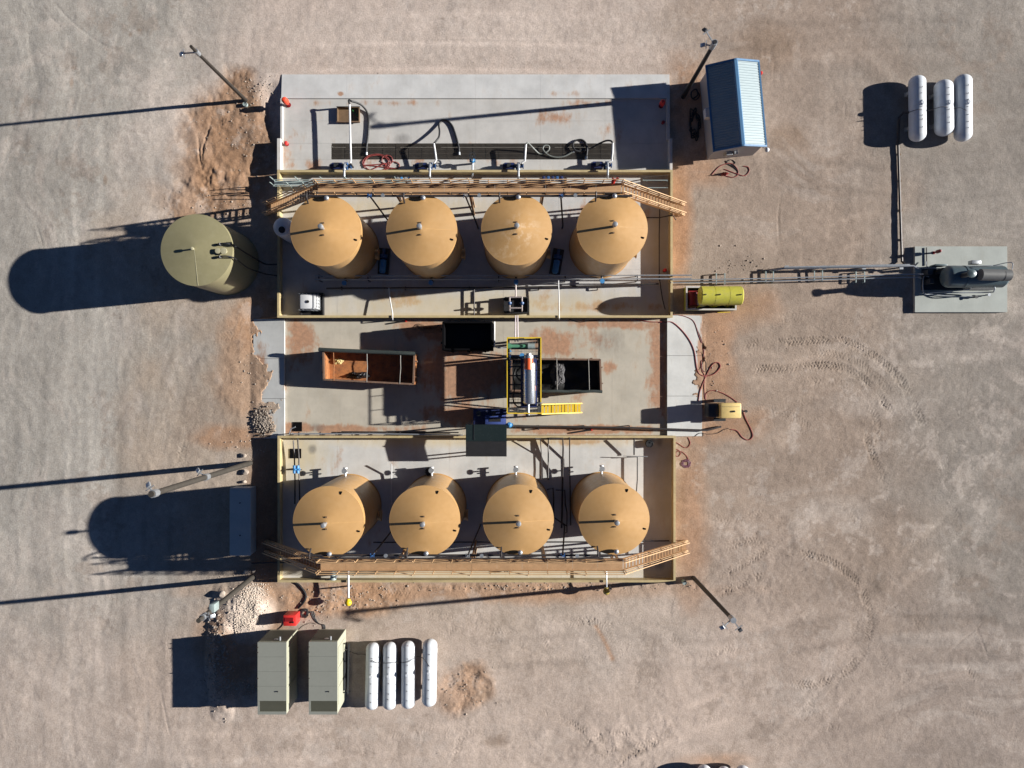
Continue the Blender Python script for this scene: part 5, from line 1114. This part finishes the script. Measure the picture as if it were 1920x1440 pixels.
uprun('dark square pipe loop lying in shade between the last two tan tanks', [(1042,919,.5),(1059,919,.5),(1060,945,.5),(1063,960,.5),(1063,998,.4),(1057,1000,.4)], .05)
uprun('dark pipe running from the wall to a tee before the last tan tank', [(1189,822,.9),(1189,850,.5),(1189,853,.5)], .06)
uprun('thin pipe tee with crossbar before the last tan tank', [(1175,857,.5),(1195,857,.5),(1195,900,.5),(1193,925,.5)], .045)
uprun('thin white rod lying across the floor by the end wall', [(1168,855,.7),(1215,856,.7)], .03, M_galv)
uprun('white pipe stub standing between two tan tanks near canopy shadow', [(734,870,.9),(734,888,.4),(734,945,.2)], .05, M_insul)
piperun('floor_pipe', 'black pipe elbow reaching from the wall foot to the tan tanks by the stair', [hz([(1255,1014,.35),(1100,1016,.35),(700,1017,.35)], .35)], .05, M_darkpipe)
def drum(label, px, py, r, h, mat, z0, cat='drum', name='drum', lid=None):
    c = G(px, py, z0+h); t = thing(name, label, cat, (c.x, c.y, z0))
    MB().lathe([(0,0),(r*.97,0),(r,.03),(r,h*.33),(r*1.03,h*.35),(r,h*.37),(r,h*.65),(r*1.03,h*.67),(r,h*.69),(r,h-.02),(r*.93,h),(r*.9,h-.03),(0,h-.03)], n=24).part('body', mat, t, local=True)
    MB().lathe([(0,0),(r*.22,0),(r*.22,.05),(0,.05)], (r*.4,.1,h-.03), 10).part('bung', lid or M_darkmach, t, local=True); return t
drum('black drum standing at the foot of a tan tank by the canopy', 803.5, 885, .30, .90, M_black, ZF)
drum('black round drum in shade in the corner of the lower wall', 1218, 832, .29, .35, M_black, ZF)
drum('small green drum beside the pole in the eroded soil', 459, 195, .17, .28, M_teal, gz(G(459,195).x, G(459,195).y)-.03)
drum('small green drum beside the pole at the lower wall corner', 1284, 1093, .17, .45, M_teal, gz(G(1284,1093).x, G(1284,1093).y)-.03)
# loading valves near the lower catwalk
c = G(624, 1076, .9); t = thing('meter_unit', 'grey-green metering unit on the floor by the long wall', 'meter', (c.x, c.y, ZF))
q = MB(); q.cyl((0,.35,.75),(0,-.35,.75),.20,16); q.cyl((0,.35,.75),(0,.5,.75),.26,16); q.cyl((0,-.35,.75),(0,-.45,.75),.26,16); q.part('housing', M_teal, t, local=True)
q = MB(); q.box(-.15,.15,-.3,.3,0,.58); q.cyl((.28,-.2,.75),(.28,-.2,1.1),.07,10); q.cyl((.1,-.2,.75),(.28,-.2,.75),.05,8); q.part('stand', M_galv, t, local=True)
for (px, y0, y1, yc, lab, bright) in ((653, 1062, 1121, 1128, 'silver fill pipe with bright yellow cap reaching over the wall near the red box', 1), (1137, 1066, 1101, 1107, 'grey fill pipe with dull yellow cap reaching over the wall near the black pole', 0)):
    t = thing('fill_pipe', lab, 'pipe', (X(px,1.0), Y(1098), 0))
    z_ = 1.05
    MB().tube([G(px-1,y0,ZF), G(px-1,y0,z_-.05), G(px,y0+6,z_), G(px+.5,y1,z_)], .075 if bright else .05, 10).part('pipe', M_insul if bright else M_galv, t)
    ymat = paint('bright_yellow_cap', (.80,.55,.02), .4) if bright else paint('dull_yellow_cap', (.36,.27,.05), .5)
    q = MB(); cc = G(px, yc, z_); q.cyl(cc+Vector((0,.22,0)), cc+Vector((0,-.1,0)), .15, 14); q.ball(cc+Vector((0,-.08,0)), .26, 16, .9); q.part('cap', ymat, t)
    MB().bar((X(px+6), Y(1098), gz(X(px+6),Y(1098))-.1), (X(px+6), Y(1098), z_-.1), .10).part('support_post', M_galv, t); MB().bar((X(px+6), Y(1098), z_-.13), (X(px,z_), Y(1098), z_-.13), .08).part('support_arm', M_galv, t)
c = G(944, 1072, .5); t = thing('floor_valve', 'small dark valve lying on the floor beside the long wall', 'valve', (c.x, c.y, ZF))
q = MB(); q.cyl((-.7,-.15,.12),(.1,.05,.12),.05,8); q.ball((.1,.05,.16),.13,10); q.cyl((.1,.05,.2),(.25,.1,.42),.04,8); q.cyl((.2,.1,.42),(.38,.1,.42),.1,10); q.part('body', M_darkpipe, t, local=True)
piperun('outlet_line', 'dark galvanised pipe through the wall corner near the weathered pole', [hz([(472,1056,.35),(520,1054,.45),(530,1054,1.0),(545,1054,1.0),(548,1054,.3)], .4)], .07, M_darkpipe, floor=0)

# ------------------------------------------------------------------ fuel trailer, generator trailer
t = thing('fuel_trailer', 'lime yellow fuel tank on stand inside an open steel bund', 'fuel tank', G(1335, 560))
x0, x1, y0, y1, hb = X(1286.5,.8), X(1380,.8), Y(581,.8), Y(537.5,.8), .85
q = MB(); q.box(x0,x1,y0,y1,-.06,.08); q.part('bund_floor', M_black, t, False)
for (a,b,c_,d) in ((x0,x1,y0,y0+.06),(x0,x1,y1-.06,y1),(x0,x0+.06,y0+.061,y1-.061),(x1-.06,x1,y0+.061,y1-.061)):
    MB().box(a,b,c_,d,.081,hb-.03).part('bund_wall', M_limedk, t, False); MB().box(a-.03,b+.03,c_-.03 if d-c_ < .2 else c_+.03,d+.03 if d-c_ < .2 else d-.03,hb-.029,hb+.03).part('bund_rim', M_kerb, t, False)
zc = 2.2; c0 = G(1312, 554.5, zc); c1 = G(1390, 554, zc); rr = .70
ax = Matrix.Rotation(R(90), 4, 'Y'); L = c1.x-c0.x
tkb = MB().lathe([(0,-L/2),(rr-.06,-L/2),(rr,-L/2+.06),(rr,L/2-.06),(rr-.06,L/2),(0,L/2)], ((c0.x+c1.x)/2, c0.y, zc), 48, ax).part('tank', M_lime, t)
for f in (.34, .68): MB().cyl((c0.x+L*f-.02, c0.y, zc), (c0.x+L*f+.02, c0.y, zc), rr+.008, 48).part('weld_band', M_lime, tkb)
for f in (.12, .5, .86):
    xx = c0.x+L*f; q = MB(); q.bar((xx, c0.y-.62, .08), (xx, c0.y-.35, zc-rr*.82), .09); q.bar((xx, c0.y+.62, .08), (xx, c0.y+.35, zc-rr*.82), .09); q.bar((xx, c0.y-.4, zc-rr*.9), (xx, c0.y+.4, zc-rr*.9), .10); q.part('stand_frame', M_lime, t, False)
for (fa, fb) in ((.12, .5), (.5, .86)):
    q = MB(); q.bar((c0.x+L*fa, c0.y-.62, .2), (c0.x+L*fb, c0.y-.40, 1.3), .06); q.bar((c0.x+L*fa, c0.y-.40, 1.3), (c0.x+L*fb, c0.y-.62, .2), .06); q.part('cross_brace', M_lime, t, False)
for f in (.08, .42, .92): MB().cyl((c0.x+L*f, c0.y, zc+rr-.02), (c0.x+L*f, c0.y, zc+rr+.12), .05, 8).part('tank_fitting', M_darkmach, t)
q = MB(); cr = G(1300, 560, .8); q.cyl((cr.x,cr.y-.5,.55),(cr.x,cr.y+.5,.55),.38,20); q.box(cr.x-.35,cr.x+.35,cr.y-.6,cr.y-.52,.08,.8); q.box(cr.x-.35,cr.x+.35,cr.y+.52,cr.y+.6,.08,.8); q.part('hose_reel', M_dkred, t)
q = MB(); q.tube(smooth([(cr.x-.2,cr.y-.7,.7),(cr.x,cr.y-.75,.95),(cr.x+.2,cr.y-.7,.7),(cr.x+.1,cr.y-.8,.5)],5), .03, 6); q.part('nozzle', M_galv, t)
MB().bar((x1-1.2,y0-.12,.03),(x1-.2,y0-.10,.03),.05).part('skid_bar', M_yellow, t)
h = 2.15; a, b = G(1351, 784.5, h), G(1390.5, 755.5, h)
t = thing('generator_trailer', 'cream yellow towable generator with hitch and trailing red hose', 'trailer', ((a.x+b.x)/2, (a.y+b.y)/2, 0))
MB().bbox(a.x, b.x, a.y, b.y, 1.0, h, .10).part('canopy', M_cream, t)
MB().cyl((a.x+1.0, (a.y+b.y)/2-.05, h-.01), (a.x+1.0, (a.y+b.y)/2-.05, h+.10), .07, 12).part('exhaust_stub', M_black, t)
MB().box(a.x+.12, b.x-.12, (a.y+b.y)/2+.28, (a.y+b.y)/2+.30, h-.005, h+.008).part('panel_seam', M_darkmach, t, False)
for f in (.25, .75): MB().box(a.x+(b.x-a.x)*f-.06, a.x+(b.x-a.x)*f+.06, b.y-.01, b.y+.03, h-.3, h-.15).part('latch', M_darkmach, t, False)
MB().bbox(a.x-.75, b.x-.05, a.y+.05, b.y-.05, .45, .999, .03).part('chassis', M_darkmach, t)
MB().bbox(a.x-.80, a.x-.02, a.y+.08, b.y-.08, 1.0, 1.75, .05).part('engine_cover', M_darkmach, t)
for s, yy in ((1, b.y+.02), (-1, a.y-.02)):
    w = MB(); w.cyl((a.x+.35, yy+s*.02, .32), (a.x+.35, yy+s*.22, .32), .33, 22); wo = w.part('wheel', M_black, t)
    MB().cyl((a.x+.35, yy+s*.221, .32), (a.x+.35, yy+s*.235, .32), .18, 16).part('rim', M_galv, wo)
    MB().box(a.x-.1, a.x+.8, min(yy, yy+s*.25), max(yy, yy+s*.25), .68, .72).part('fender', M_darkmach, t, False)
ym = (a.y+b.y)/2-.1
MB().bar((b.x-.1, ym, .5), (b.x+.95, ym, .5), .10).part('drawbar', M_darkmach, t); q = MB(); q.cyl((b.x+.85,ym,.42),(b.x+.85,ym,.6),.10,12); q.cyl((b.x+.55,ym-.02,.02),(b.x+.55,ym-.02,.45),.04,8); q.part('hitch', M_darkmach, t)

# ------------------------------------------------------------------ heater vessel on the equipment pad
zc = 1.75; t = thing('heater_vessel', 'grey-green horizontal heater vessel with a capped stack on concrete', 'vessel', (X(1800), Y(523), .26))
c0, c1 = G(1766, 520, zc), G(1886, 518, zc); rr = .80; L = c1.x-c0.x; cc = (c0+c1)/2
prof = [(0,-L/2)]+[(rr*math.sin(math.pi/2*i/7), -L/2+.5*(1-math.cos(math.pi/2*i/7))) for i in range(1,8)]+[(rr,-L*.18),(rr+.03,-L*.18),(rr+.03,-L*.16),(rr,-L*.16),(rr,L/2-.3),(rr*.8,L/2-.08),(0,L/2)]
MB().lathe(prof, (cc.x, cc.y, zc), 40, Matrix.Rotation(R(90), 4, 'Y')).part('shell', M_vessel, t)
for f in (.25, .75): MB().box(c0.x+L*f-.12, c0.x+L*f+.12, cc.y-.6, cc.y+.6, .26, zc-rr*.68).part('saddle', M_vessel, t, False)
MB().box(c0.x-.7, c1.x, cc.y-.8, cc.y+.8, .262, .40).part('skid', M_darkmach, t, False)
sp = G(1767, 526); q = MB(); q.cyl((sp.x,sp.y,1.0),(sp.x,sp.y,3.55),.19,18); q.cyl((sp.x,sp.y,1.0),(c0.x+.5,cc.y,1.6),.19,14); st_ = q.part('stack', M_darkmach, t)
MB().lathe([(0,0),(.30,0),(.30,.14),(.05,.22),(0,.22)], (sp.x,sp.y,3.552), 20).part('stack_cap', M_vessel, st_)
d0, d1 = G(1838, 515, 2.85), G(1893, 516, 2.85); q = MB(); q.cyl(d0, d1, .42, 28); dr = q.part('fuel_drum', M_greydrum, t)
q = MB(); q.cyl(d1-Vector((.55,0,0)), d1-Vector((.50,0,0)), .425, 28); q.part('drum_band', M_black, dr)
for f in (.2, .8): p_ = d0.lerp(d1, f); MB().box(p_.x-.06, p_.x+.06, p_.y-.3, p_.y+.3, zc+rr*.8, 2.5).part('drum_stand', M_darkmach, t, False)
for (px, py, lx) in ((1775, 508, .35), (1748, 512, .3), (1752, 528, .25)):
    c = G(px-8, py, .9); MB().bbox(c.x-lx/2-.1, c.x+lx/2, c.y-.18, c.y+.18, .41, 1.0+lx, .03).part('control_box', M_darkmach, t)
MB().bbox(*(lambda c: (c.x-.35, c.x+.35, c.y-.14, c.y+.14, 1.2, 1.7))(G(1828,492,1.5)), .03).part('instrument_box', M_galv, t)
c = G(1766,497,1.2); MB().bbox(c.x-.55, c.x+.35, c.y-.06, c.y+.06, .5, 1.3, .02).part('panel', M_vessel, t)
for pts, r_ in (([(1820,530,1.9),(1820,538,1.6),(1812,543,1.0),(1740,549,.55)], .05), ([(1864,527,2.0),(1864,545,1.7),(1852,548,.9),(1770,549,.5)], .05), ([(1742,519,.6),(1732,519,.55),(1732,549,.55),(1748,551,.5)], .045), ([(1725,549,.5),(1780,555,.4),(1832,556,.4)], .035),
                ([(1736,490,.45),(1739,500,.6),(1760,499,.6),(1880,498,1.0)], .03), ([(1862,498,2.2),(1896,492,3.2),(1898,505,3.2)], .03)):
    MB().tube(smooth(hz(pts, 1), 5), r_, 8).part('pipe', M_galv, t)
for px, py in ((1829,557),(1853,553)): c = G(px,py,.5); q = MB(); q.cyl((c.x,c.y,.26),(c.x,c.y,.6),.04,8); q.cyl((c.x-.2,c.y,.5),(c.x+.2,c.y,.5),.06,8); q.lathe([(0,0),(.12,0),(.12,.04),(0,.04)],(c.x,c.y,.6),12); q.part('valve', M_darkmach if px < 1840 else M_galv, t)
c = G(1736,478); one('pad_rod', MB().bar(G(1737,464,.34), G(1737.5,498,.34), .06), M_darkpipe, 'dark bar lying across the equipment pad edge', 'bar', G(1737,480,.26))

# ------------------------------------------------------------------ hoses and cables on the ground
def ghose(label, pxs, r, mat, z=None, cat='hose', name='hose', dz_=0.):
    pts = []
    for p in smooth([(a, b, 0) for a, b in pxs], 8):
        g = G(p.x, p.y)
        if z is not None: zz_ = z
        else:
            zz_ = gz(g.x, g.y)
            if 476 < p.x < 535 and 597 < p.y < 822: zz_ = .04+(p.x-476)/59*.2
            elif 1250 < p.x < 1316 and 591 < p.y < 818: zz_ = .22-(p.x-1250)/66*.17
            elif 535 <= p.x <= 1250 and 597 < p.y < 816: zz_ = ZM
            elif zz_ < -.5: zz_ = 0.
        pts.append(Vector((g.x, g.y, zz_+r*.9+dz_)))
    return one(name, MB().tube(pts, r, 7), mat, label, cat, Vector((pts[0].x, pts[0].y, pts[0].z-r)))
ghose('red hose snaking from the wall corner to a loop on the soil', [(1178,596),(1215,603),(1245,604),(1262,606),(1285,628),(1300,655),(1306,690),(1312,702),(1325,705),(1340,700),(1350,688),(1346,680),(1336,683),(1325,702),(1313,730),(1309,752)], .032, M_redhose)
ghose('thin red hose running beside the apron edge toward the trailer', [(1262,590),(1285,594),(1301,604),(1310,630),(1318,650),(1319,668),(1314,680),(1316,695),(1321,705),(1320,725),(1322,748)], .022, M_redhose)
ghose('thin dark hose looped beside the apron edge near the knot', [(1303,608),(1314,635),(1320,655),(1318,668),(1324,682),(1322,697),(1316,690),(1319,672)], .018, M_darkpipe)
ghose('red hose arching over the soil to the cream generator trailer', [(1323,750),(1324,738),(1335,732),(1352,736),(1368,744),(1382,754)], .026, M_redhose)
ghose('dark red hose trailing from the generator trailer hitch over the soil', [(1392,768),(1398,785),(1408,805),(1411,818),(1403,825),(1392,820),(1382,808),(1370,805)], .03, M_redhose)
ghose('dark hose curling across the soil below the apron corner', [(1302,818),(1312,812),(1328,814),(1345,812),(1356,806),(1366,803)], .022, M_darkpipe)
ghose('small curl of dark hose on soil beside the lower wall end', [(1290,820),(1294,830),(1290,838),(1283,839),(1272,832),(1263,828)], .024, M_redhose)
ghose('loop of red hose on soil beside the lower wall end', [(1265,843),(1270,843),(1276,848),(1274,854),(1269,856),(1267,850),(1271,846),(1280,848),(1288,856),(1290,862)], .022, M_redhose)
q = []
for k in range(70): a = k*.42; rr_ = 4+5.5*((k*37 % 20)/20); q.append((1286+rr_*math.cos(a)*1.05, 869+rr_*math.sin(a)*.9))
ghose('tight coil of purple-red hose on soil by the lower wall', q, .022, paint('purple_hose', (.16,.06,.09), .5), name='hose_coil')
q = []
for k in range(90): a = k*.33; rr_ = 8+6*((k*29 % 23)/23); q.append((1302+rr_*.8*math.cos(a), 232+rr_*2.0*math.sin(a)+8*math.sin(k*.05)))
ghose('heap of black hose in shade beside the blue-roofed building', q, .045, M_black, name='hose_coil', dz_=.05)
ghose('black hose coil in shade near the pole by the building', [(1300,185),(1308,178),(1305,168),(1297,172),(1296,182),(1304,188),(1311,180),(1306,170)], .045, M_black, name='hose_coil')
ghose('brown and red hoses looped on soil in front of the building', [(1334,328),(1350,312),(1370,307),(1382,318),(1383,328),(1374,333),(1360,330)], .03, M_redhose)
ghose('loop of red hose beside the red bundle before the building', [(1358,318),(1380,326),(1395,330),(1404,322),(1402,314),(1393,312)], .03, M_redhose)
ghose('tangle of dark cable at the foot of building wall', [(1360,302),(1368,310),(1378,306),(1370,300),(1362,306),(1374,314),(1384,322),(1376,312),(1360,308)], .025, M_black, name='cable')
heap('small dark red bundle of hose lying before the building', 'hose_bundle', 1358, 327, 9, 4, .45, -.02, M_dkred, 'bundle', 18, 15, .9)
ghose('thick black hose curving from the lower wall to the red box', [(553,1091),(563,1098),(572,1110),(574,1120),(569,1130),(560,1140)], .07, M_black)
q = []
for k in range(60): a = k*.5; rr_ = 4+5*((k*31 % 17)/17); q.append((571+rr_*math.cos(a), 1149+rr_*math.sin(a)))
ghose('coil of black cable lying against the red box', q, .035, M_black, name='cable_coil', dz_=.03)
for k in range(3): ghose(('first','second','third')[k]+' black cable counted outward from the red box to the enclosure', [(582+k*3,1146),(588+k*2.5,1160+k),(596+k*2,1168+k),(605+k*2,1172),(606+k*2,1184)], .025, M_black, name='cable')
ghose('thin black cable bowing from red box toward the enclosure corner', [(560,1180),(570,1172),(582,1168),(592,1170)], .015, M_black, name='cable')
ghose('black cable dropping from the red box to the nearer enclosure', [(532,1166),(530,1172),(524,1178),(514,1184),(503,1190)], .03, M_black, name='cable')
ghose('dark cable on concrete beneath the wall by the wide stain', [(1066,598),(1085,604),(1105,602),(1125,600)], .02, M_black, name='cable')
for k, (x0_, y0_, x1_, y1_, lab) in enumerate(((690,607,760,602,'dark red fire hose length lying by the wall near the soil heap'), (1070,812,1108,806,'dark red fire hose length lying by the lower wall near the drum'))):
    c = G((x0_+x1_)/2, (y0_+y1_)/2, ZM); t = thing('fire_hose', lab, 'hose', c)
    MB().tube([G(x0_+38*(k == 0),y0_,ZM+.06), G(x1_,y1_,ZM+.08)], .06, 8).part('length', M_black, t); e = G(x1_,y1_,ZM+.08); MB().cyl(e, e+Vector((.12,.01,0)), .085, 10).part('coupling', M_red, t)

# ------------------------------------------------------------------ stones and heaps
def stones(name, n, areas, smin, smax, mat, label=None, seed=1, lift=0.):
    rnd = random.Random(seed); b = MB()
    bm = bmesh.new(); bmesh.ops.create_icosphere(bm, subdivisions=1, radius=1); bm.verts.index_update(); base = [v.co.copy() for v in bm.verts]; fc = [[v.index for v in f.verts] for f in bm.faces]; bm.free()
    W = [a[4] for a in areas]; ks = 1.
    for _ in range(n):
        a = rnd.choices(areas, W)[0]
        while True:
            u, v = rnd.gauss(0, .5), rnd.gauss(0, .5)
            if abs(u) < 1.4 and abs(v) < 1.4: break
        g = G(a[0]+u*a[2], a[1]+v*a[3]); z = gz(g.x, g.y)
        if z < -.5: continue
        s = smin*(smax*(a[5] if len(a) > 5 else 1)/smin)**(rnd.random()**2.2); m = Matrix.Rotation(rnd.uniform(0,6.28), 3, 'Z') @ Matrix.Rotation(rnd.uniform(-.5,.5), 3, 'X') @ Matrix.Diagonal((s*rnd.uniform(.7,1.3), s*rnd.uniform(.6,1.1), s*rnd.uniform(.45,.9)))
        c_ = Vector((g.x, g.y, z+s*.25+lift)); b.add([m @ (q*rnd.uniform(.78,1.12)) + c_ for q in base], fc)
    o = b.part(name, mat, None, False, kind='stuff')
    if label: tag(o, label, 'stones')
    return o
stones('loose_stones', 2600, [(445,240,80,90,2),(490,165,40,25,1.2),(640,1120,110,28,2.2),(1000,1100,280,9,3),(480,690,40,90,.8),(1380,500,60,30,.6),(450,840,60,40,.5),(590,1150,30,25,.8),(1500,700,380,500,2.5,.45),(200,400,250,450,1.6,.45),(870,1290,50,40,1.),(900,1350,350,90,1.2,.45),(460,1075,60,12,.8),(900,110,420,30,1.2,.45),(1340,690,30,80,.5),(420,380,80,40,.8)], .02, .085, M_stone, 'scattered pale stones over the bare soil', 2)
stones('gravel_heap', 3000, [(474,1128,30,34,3),(462,1160,34,24,2),(480,1108,22,14,1.2)], .016, .075, M_whitestone, 'heap of white crushed rock below the weathered pole', 3, .0)
stones('rubble_heap', 800, [(498,790,20,24,1)], .025, .11, paint('grey_brown_rubble', (.27,.225,.185), .95, var=.35, scale=5), 'heap of grey rubble spilling over the apron edge', 4, .10)
rk = stones('shade_gravel', 900, [(415,1230,26,90,1),(450,1290,60,20,.5)], .03, .13, M_stone, 'loose gravel along the shaded soil berm', 5)
rnd = random.Random(21)
for k, (px, py, s, lab) in enumerate(((458,853,.22,'grey rock at the foot of the very tall weathered pole'),(461,884,.26,'purplish rock below the foot of very tall weathered pole'),(466,1072,.30,'pale pinkish boulder beside the weathered pole with the control box'),(477,1070,.18,'small white rock beside a pale pinkish boulder'),(421,1111,.30,'pale squared boulder beside the leaning weathered pole shaft'),(459,903,.18,'dark rock beside the slate cabinet end'))):
    b = MB(); bm = bmesh.new(); bmesh.ops.create_icosphere(bm, subdivisions=2, radius=1)
    pl_n = [(Vector((rnd.gauss(0,1), rnd.gauss(0,1), rnd.gauss(0,1))).normalized(), rnd.uniform(.5,.8)) for _ in range(9)]
    g = G(px, py); z = gz(g.x, g.y)
    for v in bm.verts:
        for (nn, dd_) in pl_n:
            e = v.co.dot(nn)-dd_
            if e > 0: v.co = v.co - nn*e
    bm.verts.index_update(); b.add([Vector((v.co.x*s*1.2+g.x, v.co.y*s+g.y, v.co.z*s*.8+z+s*.45)) for v in bm.verts], [[v.index for v in f.verts] for f in bm.faces]); bm.free()
    one('boulder', b, M_stone, lab, 'rock', Vector((g.x, g.y, z)), 'boulders by the poles', False)
